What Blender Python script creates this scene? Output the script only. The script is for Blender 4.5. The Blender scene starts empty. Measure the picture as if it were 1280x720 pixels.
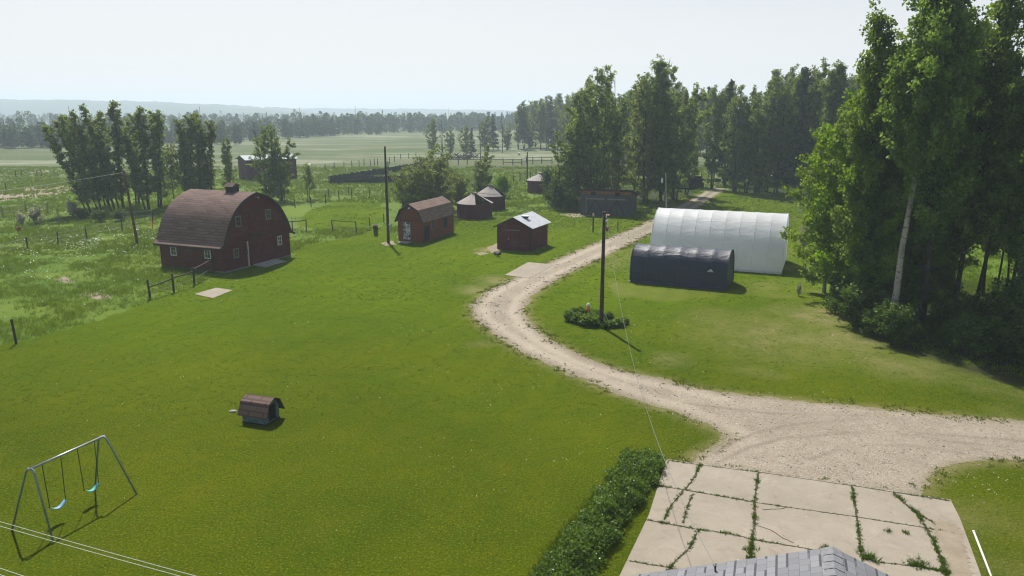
import bpy, math, random
import numpy as np
from mathutils import Vector, Matrix
R = math.radians
scene = bpy.context.scene
COL = scene.collection
# ------------------------------------------------------------------ camera model
CAM_H, FPX, HORIZON = 14.0, 960.0, 139.0
PITCH = math.atan((360 - HORIZON) / FPX)
def G(px, py, z=0.0):
    """the point at height z seen at a pixel of the 1280x720 photograph"""
    u = (px - 640) / FPX; v = (360 - py) / FPX
    d = (u, math.cos(PITCH) + v * math.sin(PITCH), -math.sin(PITCH) + v * math.cos(PITCH))
    t = (z - CAM_H) / d[2]
    return Vector((d[0] * t, d[1] * t, z))
def proj(X, Y, Z):
    dz = Z - CAM_H
    f = Y * math.cos(PITCH) - dz * math.sin(PITCH); u = Y * math.sin(PITCH) + dz * math.cos(PITCH)
    return 640 + FPX * X / f, 360 - FPX * u / f
def tall(px, py, ty):
    P = G(px, py); lo, hi = 0, 60
    for _ in range(40):
        m = (lo + hi) / 2
        if proj(P.x, P.y, m)[1] > ty: lo = m
        else: hi = m
    return lo

# ------------------------------------------------------------------ noise in numpy
def vnoise(x, y, seed=0):
    x = np.asarray(x, float); y = np.asarray(y, float)
    xi = np.floor(x).astype(np.int64); yi = np.floor(y).astype(np.int64)
    fx = x - xi; fy = y - yi
    fx = fx * fx * (3 - 2 * fx); fy = fy * fy * (3 - 2 * fy)
    def h(a, b):
        n = (a * 374761393 + b * 668265263 + seed * 974634777) & 0xFFFFFFFF
        n = ((n ^ (n >> 13)) * 1274126177) & 0xFFFFFFFF
        return ((n ^ (n >> 16)) & 0xFFFF) / 65535.0
    return (h(xi, yi) * (1 - fx) + h(xi + 1, yi) * fx) * (1 - fy) + (h(xi, yi + 1) * (1 - fx) + h(xi + 1, yi + 1) * fx) * fy
def fbm(x, y, s, seed=0, o=3):
    t = 0; a = .5; n = 0
    x = np.asarray(x, float) / s; y = np.asarray(y, float) / s
    for k in range(o):
        t = t + a * vnoise(x, y, seed + k * 17); n += a; a *= .5; x = x * 2.03 + 5.1; y = y * 2.03 + 3.7
    return t / n

# ------------------------------------------------------------------ materials
MATS = {}
class NT:
    def __init__(s, name):
        s.m = bpy.data.materials.new(name); s.m.use_nodes = True
        s.t = s.m.node_tree; s.t.nodes.clear(); MATS[name] = s.m
        s.out = s.t.nodes.new('ShaderNodeOutputMaterial')
    def n(s, ty, ins=None, **props):
        nd = s.t.nodes.new('ShaderNode' + ty)
        for k, v in props.items(): setattr(nd, k, v)
        for k, v in (ins or {}).items(): s.set(nd.inputs[k], v)
        return nd
    def set(s, sock, v):
        if isinstance(v, bpy.types.NodeSocket): s.t.links.new(v, sock)
        elif isinstance(v, bpy.types.Node): s.t.links.new(v.outputs[0], sock)
        else:
            if isinstance(v, (tuple, list)) and len(v) == 3 and sock.type == 'RGBA': v = (*v, 1)
            sock.default_value = v
    def pos(s): return s.n('NewGeometry').outputs['Position']
    def obj(s): return s.n('TexCoord').outputs['Object']
    def uv(s): return s.n('UVMap').outputs[0]
    def attr(s, name): return s.n('Attribute', attribute_name=name).outputs['Fac']
    def noise(s, vec, scale, detail=3, rough=.55, dist=0):
        return s.n('TexNoise', {'Vector': vec, 'Scale': scale, 'Detail': detail, 'Roughness': rough, 'Distortion': dist}).outputs['Fac']
    def scale(s, vec, sx, sy, sz): return s.n('VectorMath', {0: vec, 1: (sx, sy, sz)}, operation='MULTIPLY').outputs[0]
    def ramp(s, f, a, b): return s.n('MapRange', {'Value': f, 'From Min': a, 'From Max': b}).outputs[0]
    def mix(s, f, a, b, mode='MIX'):
        nd = s.n('Mix', data_type='RGBA', blend_type=mode)
        s.set(nd.inputs[0], f); s.set(nd.inputs[6], a); s.set(nd.inputs[7], b)
        return nd.outputs[2]
    def math(s, op, a, b=0.0): return s.n('Math', {0: a, 1: b}, operation=op).outputs[0]
    def bump(s, h, strength=.5, dist=.05):
        return s.n('Bump', {'Height': h, 'Strength': strength, 'Distance': dist}).outputs[0]
    def pbr(s, col, rough=.8, bump=None, metal=0.0, spec=.3):
        b = s.n('BsdfPrincipled', {'Base Color': col, 'Roughness': rough, 'Metallic': metal, 'Specular IOR Level': spec})
        if bump is not None: s.set(b.inputs['Normal'], bump)
        s.t.links.new(b.outputs[0], s.out.inputs[0]); return b
    def surf(s, sh): s.t.links.new(sh.outputs[0], s.out.inputs[0])

def simple(name, col, rough=.7, var=.25, sc=6.0, metal=0.0, spec=.3):
    m = NT(name); o = m.obj()
    f = m.noise(o, sc, 4)
    c = m.mix(m.ramp(f, .3, .7), tuple(x * (1 - var) for x in col), tuple(min(1, x * (1 + var)) for x in col))
    m.pbr(c, rough, m.bump(m.noise(o, sc * 6, 3), .15, .01), metal, spec); return m.m

def leafmat(name, c1, c2, c3=None, trans=.55):
    m = NT(name); t = m.attr('tint')
    rnd = m.n('ObjectInfo').outputs['Random']
    col = m.mix(t, c1, c2)
    hs = m.n('HueSaturation', {'Hue': m.math('ADD', m.math('MULTIPLY', rnd, .035), .478), 'Saturation': 1.05,
                               'Value': m.math('ADD', m.math('MULTIPLY', rnd, .5), .75), 'Color': col})
    d = m.n('BsdfDiffuse', {0: hs}); tr = m.n('BsdfTranslucent', {0: m.mix(.5, hs, c3 or (c2[0] * 1.5, c2[1] * 1.5, c2[2] * .7))})
    g = m.n('BsdfGlossy', {0: (.6, .72, .5, 1), 'Roughness': .5})
    a = m.n('MixShader', {0: trans, 1: d, 2: tr}); b = m.n('MixShader', {0: .03, 1: a, 2: g})
    m.surf(b); return m.m
leafmat('aspen leaf', (.038, .086, .012), (.190, .270, .058))
leafmat('undergrowth leaf', (.026, .060, .008), (.090, .140, .022), trans=.4)  # leaf colour darkened to carry the shade at the foot of the wood
leafmat('poplar leaf', (.042, .080, .013), (.205, .255, .070))
leafmat('willow leaf', (.065, .098, .024), (.190, .225, .075))
leafmat('spruce needle', (.020, .050, .016), (.060, .105, .036), trans=.3)
leafmat('bright leaf', (.075, .145, .010), (.190, .280, .022))
leafmat('hedge leaf', (.036, .080, .012), (.120, .190, .034))
leafmat('blossom shrub leaf', (.14, .16, .11), (.40, .41, .36))
leafmat('far leaf', (.026, .056, .018), (.075, .115, .036), trans=.35)
leafmat('lawn blade', (.038, .072, .002), (.120, .150, .004), trans=.4)
leafmat('pasture blade', (.048, .120, .006), (.165, .235, .016), trans=.4)
leafmat('weed blade', (.035, .085, .010), (.090, .150, .018), trans=.4)

def ground_mat():
    m = NT('pasture ground'); p = m.pos()
    big = m.noise(m.scale(p, .012, .03, 0), 1, 4, .6); mid = m.noise(p, .12, 4, .6); fine = m.noise(p, 1.6, 5, .7)
    near = m.mix(m.ramp(mid, .35, .65), (.055, .118, .008), (.112, .168, .016))
    near = m.mix(m.math('MULTIPLY', m.ramp(fine, .40, .75), .55), near, (.125, .170, .022))
    band = m.noise(m.scale(p, .008, .028, 0), 1, 6, .7, 1.6)
    far = m.mix(m.ramp(mid, .3, .7), (.058, .090, .024), (.092, .122, .042))
    far = m.mix(m.ramp(band, .46, .34), far, (.048, .080, .022)); far = m.mix(m.ramp(big, .42, .62), far, (.108, .120, .056))
    far = m.mix(m.math('MULTIPLY', m.ramp(band, .50, .62), .75), far, (.27, .285, .20))
    far = m.mix(m.math('MULTIPLY', m.ramp(m.noise(m.scale(p, .05, .11, 0), 1, 5, .75), .5, .66), .5), far, (.052, .080, .022)); far = m.mix(m.math('MULTIPLY', m.ramp(fine, .5, .8), .3), far, (.20, .22, .13))
    sep = m.n('SeparateXYZ', {0: p}); wob = m.math('ADD', sep.outputs[1], m.math('MULTIPLY', m.noise(p, .03, 2), 60.0))
    c = m.mix(m.ramp(wob, 165, 235), near, far)
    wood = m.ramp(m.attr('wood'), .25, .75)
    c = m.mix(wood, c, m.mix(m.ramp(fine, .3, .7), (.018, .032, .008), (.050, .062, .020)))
    m.pbr(c, .95, m.bump(m.noise(p, 5, 5, .75), .7, .12), 0, .1)
ground_mat()
def lawn_mat():
    m = NT('mown lawn'); p = m.pos()
    a = m.noise(p, .09, 4, .55); b = m.noise(p, .55, 5, .65); f = m.noise(p, 11, 5, .85); g = m.noise(p, 2.4, 5, .75)
    ro = m.n('VectorRotate', {'Vector': p, 'Angle': R(24)}, rotation_type='Z_AXIS').outputs[0]
    st = m.n('TexWave', {'Vector': ro, 'Scale': .16, 'Distortion': 1.5, 'Detail': 1}, bands_direction='X').outputs['Fac']
    fs = m.noise(m.scale(ro, 6, .5, 1), 1.0, 4, .7)
    sp = m.n('SeparateXYZ', {0: p}); back = m.ramp(m.math('ADD', sp.outputs[1], m.math('MULTIPLY', m.math('SUBTRACT', m.noise(p, .05, 3), .5), 40.0)), 30, 62)   # lusher grass towards the yard buildings; vignette darkening painted into the near grass
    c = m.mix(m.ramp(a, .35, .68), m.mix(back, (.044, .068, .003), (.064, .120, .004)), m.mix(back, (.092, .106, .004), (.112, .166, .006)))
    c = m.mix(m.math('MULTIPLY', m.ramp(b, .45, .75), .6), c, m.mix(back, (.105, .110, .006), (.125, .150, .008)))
    c = m.mix(m.math('MULTIPLY', st, .25), c, (.050, .090, .003)); c = m.mix(m.math('MULTIPLY', m.ramp(fs, .5, .72), .35), c, (.052, .092, .004))
    c = m.mix(m.math('MULTIPLY', m.ramp(g, .42, .68), .55), c, (.046, .086, .004))
    c = m.mix(m.math('MULTIPLY', m.ramp(f, .48, .36), .80), c, (.022, .042, .004)); c = m.mix(m.math('MULTIPLY', m.ramp(f, .53, .64), .65), c, (.200, .215, .030))
    dry = m.math('MULTIPLY', m.attr('dry'), m.ramp(m.math('ADD', b, m.math('MULTIPLY', f, .35)), .35, .8))
    c = m.mix(dry, c, (.27, .225, .12))
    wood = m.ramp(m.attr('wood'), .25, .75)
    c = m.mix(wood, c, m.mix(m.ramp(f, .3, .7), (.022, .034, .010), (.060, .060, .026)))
    m.pbr(c, .95, m.bump(m.math('ADD', f, m.math('MULTIPLY', g, .6)), .7, .06), 0, .0)
lawn_mat()
def gravel_mat():
    m = NT('gravel'); p = m.pos()
    v = m.n('TexVoronoi', {'Vector': p, 'Scale': 20.0}); v2 = m.n('TexVoronoi', {'Vector': p, 'Scale': 9.0, 'Randomness': 1.0})
    a = m.noise(p, .35, 5, .65); f = m.noise(p, 6, 5, .8)
    c = m.mix(m.ramp(a, .3, .7), (.27, .232, .178), (.385, .335, .262))
    g = m.n('RGBToBW', {0: v.outputs['Color']}).outputs[0]; g2 = m.n('RGBToBW', {0: v2.outputs['Color']}).outputs[0]
    c = m.mix(m.math('MULTIPLY', m.ramp(g, .60, .85), .65), c, (.20, .165, .125))
    c = m.mix(m.math('MULTIPLY', m.ramp(g, .35, .1), .5), c, (.52, .47, .39))
    c = m.mix(m.math('MULTIPLY', m.ramp(g2, .73, .78), m.ramp(f, .5, .6)), c, (.10, .085, .06))
    tr = m.n('TexWave', {'Vector': p, 'Scale': .22, 'Distortion': 9, 'Detail': 3, 'Detail Scale': .35}).outputs['Fac']
    c = m.mix(m.math('MULTIPLY', m.ramp(tr, .80, 1.0), .28), c, (.30, .245, .18))
    c = m.mix(m.math('MULTIPLY', m.attr('track'), .45), c, (.50, .43, .335)); c = m.mix(m.math('MULTIPLY', m.attr('rut'), .55), c, (.19, .155, .12))
    e = m.math('MULTIPLY', m.attr('edge'), m.ramp(m.math('ADD', f, m.math('MULTIPLY', a, .6)), .45, 1.0))
    c = m.mix(e, c, (.17, .155, .065))
    gr = m.math('MULTIPLY', m.attr('mid'), m.ramp(f, .35, .65))
    c = m.mix(gr, c, (.08, .105, .022))
    m.pbr(c, .95, m.bump(m.math('ADD', v.outputs['Distance'], m.math('MULTIPLY', f, 1.2)), .9, .05), 0, .15)
gravel_mat()
def soil_mat():
    m = NT('dry soil'); p = m.pos(); a = m.noise(p, 1.1, 5, .7); f = m.noise(p, 14, 4, .8)
    c = m.mix(m.ramp(a, .3, .7), (.20, .168, .122), (.31, .262, .198)); c = m.mix(m.math('MULTIPLY', m.ramp(f, .55, .75), .6), c, (.15, .145, .06))
    m.pbr(c, .95, m.bump(f, .5, .03), 0, .1)
soil_mat()
def concrete_mat():
    m = NT('concrete'); p = m.pos(); a = m.noise(p, .45, 5, .6); f = m.noise(p, 8, 5, .75); s = m.noise(p, 2.2, 3, .6, .8)
    c = m.mix(m.ramp(a, .3, .72), (.245, .215, .168), (.315, .28, .225)); c = m.mix(m.math('MULTIPLY', m.ramp(f, .5, .8), .35), c, (.23, .195, .15))
    c = m.mix(m.math('MULTIPLY', m.ramp(s, .58, .78), .45), c, (.20, .168, .13))
    st = m.noise(p, .9, 5, .75, 1.5); c = m.mix(m.math('MULTIPLY', m.ramp(st, .54, .70), .5), c, (.18, .15, .115)); c = m.mix(m.math('MULTIPLY', m.ramp(st, .42, .30), .35), c, (.40, .36, .30))
    sp = m.n('RGBToBW', {0: m.n('TexVoronoi', {'Vector': p, 'Scale': 5.0}).outputs['Color']}).outputs[0]
    c = m.mix(m.math('MULTIPLY', m.math('GREATER_THAN', sp, .86), m.ramp(f, .55, .62)), c, (.20, .16, .12))
    m.pbr(c, .9, m.bump(f, .3, .02), 0, .2)
concrete_mat()
def board_mat(name, c1, c2, worn, amount=.3, horizontal=True, pitch=.16):
    m = NT(name); o = m.obj(); sep = m.n('SeparateXYZ', {0: o})
    if horizontal: t = m.math('FRACT', m.math('DIVIDE', sep.outputs[2], pitch))
    else: t = m.math('FRACT', m.math('DIVIDE', m.math('ADD', sep.outputs[0], sep.outputs[1]), pitch))
    a = m.noise(m.scale(o, *((.6, .6, 4) if horizontal else (5, 5, .5))), 1.5, 5, .65); b = m.noise(o, .8, 4, .6)
    c = m.mix(m.ramp(a, .3, .7), c1, c2)
    c = m.mix(m.math('MULTIPLY', m.ramp(m.math('ADD', m.math('MULTIPLY', a, .5), m.math('MULTIPLY', b, .6)), .52, .75), amount), c, worn)
    gap = m.ramp(t, .10, .0)
    c = m.mix(m.math('MULTIPLY', gap, .7), c, tuple(x * .3 for x in c1))
    h = m.math('SUBTRACT', m.math('MULTIPLY', a, .2), gap)
    m.pbr(c, .85, m.bump(h, .6, .02), 0, .2)
board_mat('barn red boards', (.072, .012, .017), (.116, .021, .027), (.15, .075, .065), .5)
board_mat('barn brown red boards', (.078, .025, .017), (.118, .039, .024), (.16, .095, .07), .5)
board_mat('shed red boards', (.076, .016, .022), (.116, .027, .032), (.17, .09, .085), .5, True, .14)
board_mat('rust red boards', (.150, .046, .024), (.200, .064, .032), (.10, .070, .062), .45, True, .15)
board_mat('granary boards', (.066, .013, .020), (.092, .019, .027), (.08, .04, .04), .25, True, .14)
board_mat('grey boards', (.052, .054, .060), (.092, .094, .100), (.15, .14, .13), .35, False, .20)
board_mat('dark planks', (.016, .017, .021), (.034, .035, .040), (.09, .085, .08), .25, False, .20)
board_mat('grey rail wood', (.16, .15, .13), (.26, .245, .22), (.34, .33, .30), .4, False, .3)
def patchy():
    m = NT('pale door boards'); o = m.obj(); a = m.noise(m.scale(o, 3, 3, 1.6), 1.6, 4, .6, 1.2)
    m.pbr(m.mix(m.ramp(a, .47, .53), (.50, .53, .55), (.035, .035, .04)), .8)
patchy()
def shingle_mat(name, c1, c2, c3, w=.33, h=.14, mortar=.012, contrast=1.0):
    m = NT(name); u = m.uv()
    b = m.n('TexBrick', {'Vector': u, 'Color1': c1, 'Color2': c2, 'Mortar': tuple(x * .35 for x in c1), 'Scale': 1.0, 'Mortar Size': mortar, 'Mortar Smooth': .3, 'Bias': 0.0, 'Brick Width': w, 'Row Height': h}, offset=.5)
    b2 = m.n('TexBrick', {'Vector': u, 'Color1': (0, 0, 0, 1), 'Color2': (1, 1, 1, 1), 'Mortar': (.5, .5, .5, 1), 'Scale': 1.0, 'Mortar Size': 0.0, 'Brick Width': w * 1.37, 'Row Height': h}, offset=.37)
    a = m.noise(u, .7, 4, .6); g = m.noise(u, 60, 2, .7)
    c = m.mix(m.math('MULTIPLY', b2.outputs[0], .5 * contrast), b.outputs[0], c3)
    c = m.mix(m.math('MULTIPLY', m.ramp(a, .45, .75), .35), c, tuple(x * .55 for x in c1)); c = m.mix(m.math('MULTIPLY', g, .3), c, tuple(x * 1.5 for x in c3))
    sep = m.n('SeparateXYZ', {0: u}); row = m.math('FRACT', m.math('DIVIDE', sep.outputs[1], h))
    c = m.mix(m.math('MULTIPLY', m.ramp(row, .24, .10), m.math('ADD', .12, m.math('MULTIPLY', b2.outputs[0], .75 * contrast * .6))), c, tuple(x * .22 for x in c1))  # shadow under each upper course's butt edge, painted as a dark band
    m.pbr(c, .92, m.bump(m.math('ADD', m.math('SUBTRACT', 1.0, row), m.math('MULTIPLY', b2.outputs[0], .6)), .8, .02), 0, .2)
shingle_mat('brown shingles', (.150, .094, .080), (.095, .060, .052), (.230, .160, .138), .8, .27, .05, 1.3)
shingle_mat('small barn shingles', (.20, .135, .110), (.13, .085, .072), (.26, .18, .15), .6, .22, .04, 1.2)
def tab_shingles():
    m = NT('grey shingles'); u = m.uv(); W_, H_ = .24, .235
    br = lambda **k: m.n('TexBrick', {'Vector': u, 'Scale': 1.0, 'Brick Width': W_, 'Row Height': H_, **k}, offset=.42)
    b = br(**{'Color1': (.150, .154, .166, 1), 'Color2': (.215, .220, .235, 1), 'Mortar': (.07, .072, .08, 1), 'Mortar Size': .005, 'Mortar Smooth': .2, 'Bias': 0.0})
    k = br(**{'Color1': (0, 0, 0, 1), 'Color2': (1, 1, 1, 1), 'Mortar': (.5, .5, .5, 1), 'Mortar Size': 0.0, 'Bias': .1})
    g = m.noise(u, 45, 3, .8); row = m.math('FRACT', m.math('DIVIDE', m.n('SeparateXYZ', {0: u}).outputs[1], H_))
    c = m.mix(m.math('MULTIPLY', m.ramp(g, .35, .7), .4), b.outputs[0], (.27, .275, .29))
    c = m.mix(m.math('MULTIPLY', m.ramp(row, .24, .18), m.math('MULTIPLY', m.ramp(k.outputs[0], .55, .62), .85)), c, (.045, .047, .054))  # painted shadow band at the upslope edge of random tabs
    m.pbr(c, .92, m.bump(m.math('SUBTRACT', k.outputs[0], m.math('MULTIPLY', row, .8)), .6, .02), 0, .2)
tab_shingles(); simple('ridge shingles', (.185, .19, .202), .92, .15, 9)
def metal_roof():
    m = NT('galvanised roof'); u = m.uv(); sep = m.n('SeparateXYZ', {0: u})
    w = m.math('SINE', m.math('MULTIPLY', sep.outputs[0], 2 * math.pi / .2)); n = m.noise(u, 1.4, 4)
    m.pbr(m.mix(m.ramp(n, .3, .7), (.42, .45, .48), (.56, .58, .61)), .5, m.bump(w, .5, .015), .2, .5)
metal_roof()
def tin_panels():
    m = NT('weathered roof panels'); u = m.uv(); n = m.noise(m.scale(u, 5, 1, 1), 1.5, 5, .7); n2 = m.noise(u, 1.1, 4)
    c = m.mix(m.ramp(n, .3, .7), (.20, .175, .165), (.36, .33, .31)); c = m.mix(m.math('MULTIPLY', m.ramp(n2, .5, .7), .5), c, (.16, .11, .09))
    m.pbr(c, .8, m.bump(n, .3, .02), 0, .3)
tin_panels()
def fabric(name, col, trans, rough, spec, folds):
    m = NT(name); o = m.obj()
    a = m.noise(m.scale(o, 1.0, .35, 1.2), 1.3, 4, .6, .8); n = m.noise(o, .6, 3)
    c = m.mix(m.ramp(n, .3, .7), tuple(x * .9 for x in col), col)
    bp = m.bump(m.math('ADD', m.math('MULTIPLY', a, folds), m.math('MULTIPLY', m.noise(o, 9, 3), .06)), .5, .12)
    b = m.n('BsdfPrincipled', {'Base Color': c, 'Roughness': rough, 'Specular IOR Level': spec, 'Normal': bp})
    t = m.n('BsdfTranslucent', {0: c, 'Normal': bp}); m.surf(m.n('MixShader', {0: trans, 1: b, 2: t}))
fabric('white tarp', (.80, .82, .84), .42, .45, .4, .9)
fabric('dark tarp', (.015, .023, .052), .06, .52, .5, 2.0)
simple('white seam', (.66, .70, .76), .5, .05)
simple('dark seam', (.055, .060, .080), .4, .15)
simple('pole wood', (.060, .043, .034), .9, .45, 3)
simple('brown pole wood', (.095, .052, .036), .9, .4, 3)
simple('pale pole wood', (.34, .32, .29), .9, .25, 3)
simple('dark bark', (.040, .034, .026), .95, .4, 2)
simple('dead bark', (.12, .11, .10), .95, .35, 3)
simple('dark opening', (.006, .006, .007), .9, .3)
simple('window glass', (.020, .022, .024), .08, .3, 2, 0, .8)
simple('white trim', (.52, .52, .50), .6, .15)
simple('pale trim', (.48, .38, .31), .7, .2)
simple('grey trim', (.18, .175, .17), .8, .25)
simple('dark trim', (.035, .030, .030), .8, .3)
simple('steel', (.34, .36, .39), .4, .2, 8, .6, .5)
simple('blue grey steel', (.17, .225, .28), .4, .2, 8, .3, .5)
simple('chain', (.05, .055, .06), .5, .2, 8, .5)
simple('light blue plastic', (.18, .34, .48), .45, .1)
simple('aqua plastic', (.09, .38, .36), .45, .1)
simple('white plastic', (.66, .64, .60), .4, .04)
simple('cable white', (.55, .56, .56), .5, .1)
simple('cable grey', (.19, .19, .19), .6, .1)
simple('cable dark', (.05, .052, .06), .5, .1)
simple('teal paint', (.10, .145, .15), .85, .35, 5)
simple('white petal', (.82, .82, .80), .6, .03)
simple('orange plastic', (.62, .16, .05), .5, .1)
simple('red plastic', (.32, .02, .02), .4, .15)
simple('pale tray', (.55, .24, .16), .7, .2)
simple('grey stone', (.32, .31, .29), .9, .25)
simple('white wall', (.70, .70, .69), .8, .06, 2)
simple('pale roof', (.42, .38, .35), .8, .15, 2)
simple('blue grey roof', (.30, .34, .38), .7, .15, 2)
simple('rust board', (.22, .10, .05), .9, .35, 4)
simple('black rubber', (.012, .012, .012), .8, .2)
simple('hay white', (.62, .60, .55), .8, .15)
simple('lamp glass', (.75, .78, .78), .2, .03)
simple('wet soil', (.060, .052, .032), .95, .35)
def stone_mat():
    m = NT('loose stone'); m.pbr(m.mix(m.ramp(m.attr('tint'), .35, .9), (.085, .070, .052), (.42, .37, .30)), .9, None, 0, .1)
stone_mat()
def hill_mat():
    m = NT('wooded hill'); p = m.pos(); a = m.noise(p, .02, 5, .7); b = m.noise(m.scale(p, .0022, .006, .01), 1, 4)
    c = m.mix(m.ramp(a, .3, .7), (.020, .036, .014), (.050, .075, .030)); c = m.mix(m.math('MULTIPLY', m.ramp(b, .60, .68), .7), c, (.20, .20, .11))
    m.pbr(c, .95, m.bump(a, .8, 6), 0, .05)
hill_mat()
def birch():
    m = NT('pale bark'); o = m.obj(); w = m.noise(m.scale(o, 1.5, 1.5, 5), 1.6, 5, .75); n = m.noise(o, .45, 3)
    c = m.mix(m.ramp(w, .54, .62), (.34, .32, .27), (.045, .040, .034)); c = m.mix(m.ramp(n, .48, .66), c, (.13, .12, .10))
    m.pbr(c, .9, m.bump(w, .3, .02), 0, .15)
birch()

# ------------------------------------------------------------------ mesh helpers
def fast_mesh(name, V, F, tint=None, k=4):
    """V (n,3) array, F (m,k) int array"""
    me = bpy.data.meshes.new(name); V = np.asarray(V, np.float32); F = np.asarray(F, np.int32)
    me.vertices.add(len(V)); me.vertices.foreach_set('co', V.ravel())
    me.loops.add(F.size); me.loops.foreach_set('vertex_index', F.ravel())
    me.polygons.add(len(F)); me.polygons.foreach_set('loop_start', np.arange(0, F.size, F.shape[1], dtype=np.int32))
    for a, v in (tint or {}).items():
        at = me.attributes.new(a, 'FLOAT', 'POINT'); at.data.foreach_set('value', np.asarray(v, np.float32))
    me.update(calc_edges=True); return me
def link(name, me, mat=None, parent=None, loc=None):
    o = bpy.data.objects.new(name, me); COL.objects.link(o)
    if mat and me is not None and not me.materials: me.materials.append(MATS[mat])
    if parent: o.parent = parent
    if loc is not None: o.location = loc
    return o
def tag(o, label=None, cat=None, group=None, kind=None):
    if label: o['label'] = label
    if cat: o['category'] = cat
    if group: o['group'] = group
    if kind: o['kind'] = kind
    return o
def thing(name, label, cat, loc=(0, 0, 0), rz=0.0, group=None):
    o = bpy.data.objects.new(name, None); COL.objects.link(o); o.empty_display_size = .3
    o.location = loc; o.rotation_euler = (0, 0, rz); return tag(o, label, cat, group)
def clone(root, loc, rz, sc=1.0, label=None, group=None):
    r = root.copy(); COL.objects.link(r); r.location = loc; r.rotation_euler = (0, 0, rz)
    r.scale = sc if isinstance(sc, tuple) else (sc, sc, sc)
    if label: r['label'] = label
    if group: r['group'] = group
    for ch in list(root.children):
        c = ch.copy(); COL.objects.link(c); c.parent = r
        for g in ch.children:
            d = g.copy(); COL.objects.link(d); d.parent = c
    return r
class MB:
    def __init__(s): s.v = []; s.f = []; s.uv = []
    def add(s, vs, fs, uvs=None):
        b = len(s.v); s.v += [tuple(v) for v in vs]
        for i, f in enumerate(fs):
            s.f.append([b + j for j in f]); s.uv.append(uvs[i] if uvs else None)
        return s
    def box(s, c, d, rz=0.0, M=None):
        x, y, z = (q / 2 for q in d); vs = []
        for k in range(8):
            p = Vector(((x if k & 1 else -x), (y if k & 2 else -y), (z if k & 4 else -z)))
            if rz: p = Matrix.Rotation(rz, 3, 'Z') @ p
            if M: p = M @ p
            vs.append(p + Vector(c))
        return s.add(vs, [(0, 2, 3, 1), (4, 5, 7, 6), (0, 1, 5, 4), (2, 6, 7, 3), (0, 4, 6, 2), (1, 3, 7, 5)])
    def span(s, a, b): return s.box([(p + q) / 2 for p, q in zip(a, b)], [abs(q - p) for p, q in zip(a, b)])
    def tube(s, pts, r, n=8, cap=True):
        pts = [Vector(p) for p in pts]; rs = r if isinstance(r, (list, tuple)) else [r] * len(pts)
        vs = []; fs = []; up = Vector((0, 0, 1)); ref = None
        for i, p in enumerate(pts):
            t = (pts[min(i + 1, len(pts) - 1)] - pts[max(i - 1, 0)]).normalized()
            if ref is None: ref = t.cross(up if abs(t.z) < .95 else Vector((1, 0, 0))).normalized()
            ref = (ref - t * ref.dot(t)).normalized(); w = t.cross(ref)
            for k in range(n):
                a = 2 * math.pi * k / n; vs.append(p + (ref * math.cos(a) + w * math.sin(a)) * rs[i])
        for i in range(len(pts) - 1):
            for k in range(n):
                fs.append((i * n + k, i * n + (k + 1) % n, (i + 1) * n + (k + 1) % n, (i + 1) * n + k))
        if cap: fs.append(tuple(range(n))[::-1]); fs.append(tuple((len(pts) - 1) * n + k for k in range(n)))
        return s.add(vs, fs)
    def bar(s, a, b, w, h=None):
        a = Vector(a); b = Vector(b); d = b - a; L = d.length; h = h or w
        q = d.to_track_quat('X', 'Z').to_matrix()
        return s.box((a + b) / 2, (L, w, h), 0, q)
    def build(s, name, mat, parent=None, smooth=False, swap=False, loc=None):
        me = bpy.data.meshes.new(name)
        v = [(p[1], p[0], p[2]) for p in s.v] if swap else s.v
        f = [list(reversed(q)) for q in s.f] if swap else s.f
        me.from_pydata(v, [], f)
        if any(s.uv):
            l = me.uv_layers.new(name='UVMap')
            for poly, u, in zip(me.polygons, s.uv):
                if u:
                    u2 = list(reversed(u)) if swap else u
                    for li, q in zip(poly.loop_indices, u2): l.data[li].uv = q
        if smooth: me.polygons.foreach_set('use_smooth', [True] * len(me.polygons))
        me.update(); return link(name, me, mat, parent, loc)
def tri_fan_recalc(o):
    import bmesh
    bm = bmesh.new(); bm.from_mesh(o.data); bmesh.ops.recalc_face_normals(bm, faces=bm.faces); bm.to_mesh(o.data); bm.free()

# ------------------------------------------------------------------ ground
def P2(px): return np.array([G(*q)[:2] for q in px])
def inside(X, Y, poly):
    r = np.zeros(X.shape, bool); n = len(poly)
    for i in range(n):
        x1, y1 = poly[i]; x2, y2 = poly[(i + 1) % n]
        c = (y1 > Y) != (y2 > Y)
        with np.errstate(divide='ignore', invalid='ignore'):
            r ^= c & (X < (x2 - x1) * (Y - y1) / (y2 - y1 + 1e-12) + x1)
    return r
def dist(X, Y, poly, closed=True):
    d = np.full(X.shape, 1e9); n = len(poly)
    for i in range(n if closed else n - 1):
        a = poly[i]; b = poly[(i + 1) % n]; e = b - a; L = max(e @ e, 1e-9)
        t = np.clip(((X - a[0]) * e[0] + (Y - a[1]) * e[1]) / L, 0, 1)
        d = np.minimum(d, np.hypot(X - a[0] - t * e[0], Y - a[1] - t * e[1]))
    return d
DRIVE_PX = [(1330, 585), (1290, 578), (1240, 576), (1200, 580), (1172, 590), (1160, 603), (1158, 622), (1110, 618), (1066, 611), (948, 594), (868, 583),
            (862, 573), (900, 556), (908, 545), (880, 530), (842, 515), (790, 499), (745, 482), (700, 462), (650, 440), (615, 417), (592, 398), (588, 383), (604, 366), (638, 350),
            (680, 331), (720, 314), (760, 298), (800, 282), (830, 267), (850, 257), (868, 247), (882, 239), (893, 235), (908, 236), (896, 243), (880, 254), (862, 266), (838, 279), (815, 291), (790, 304),
            (750, 324), (710, 342), (682, 358), (662, 374), (656, 390), (668, 408), (692, 427), (730, 447), (780, 464), (840, 477), (900, 490), (960, 497), (1030, 504),
            (1120, 513), (1200, 521), (1285, 527), (1330, 531)]
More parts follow.
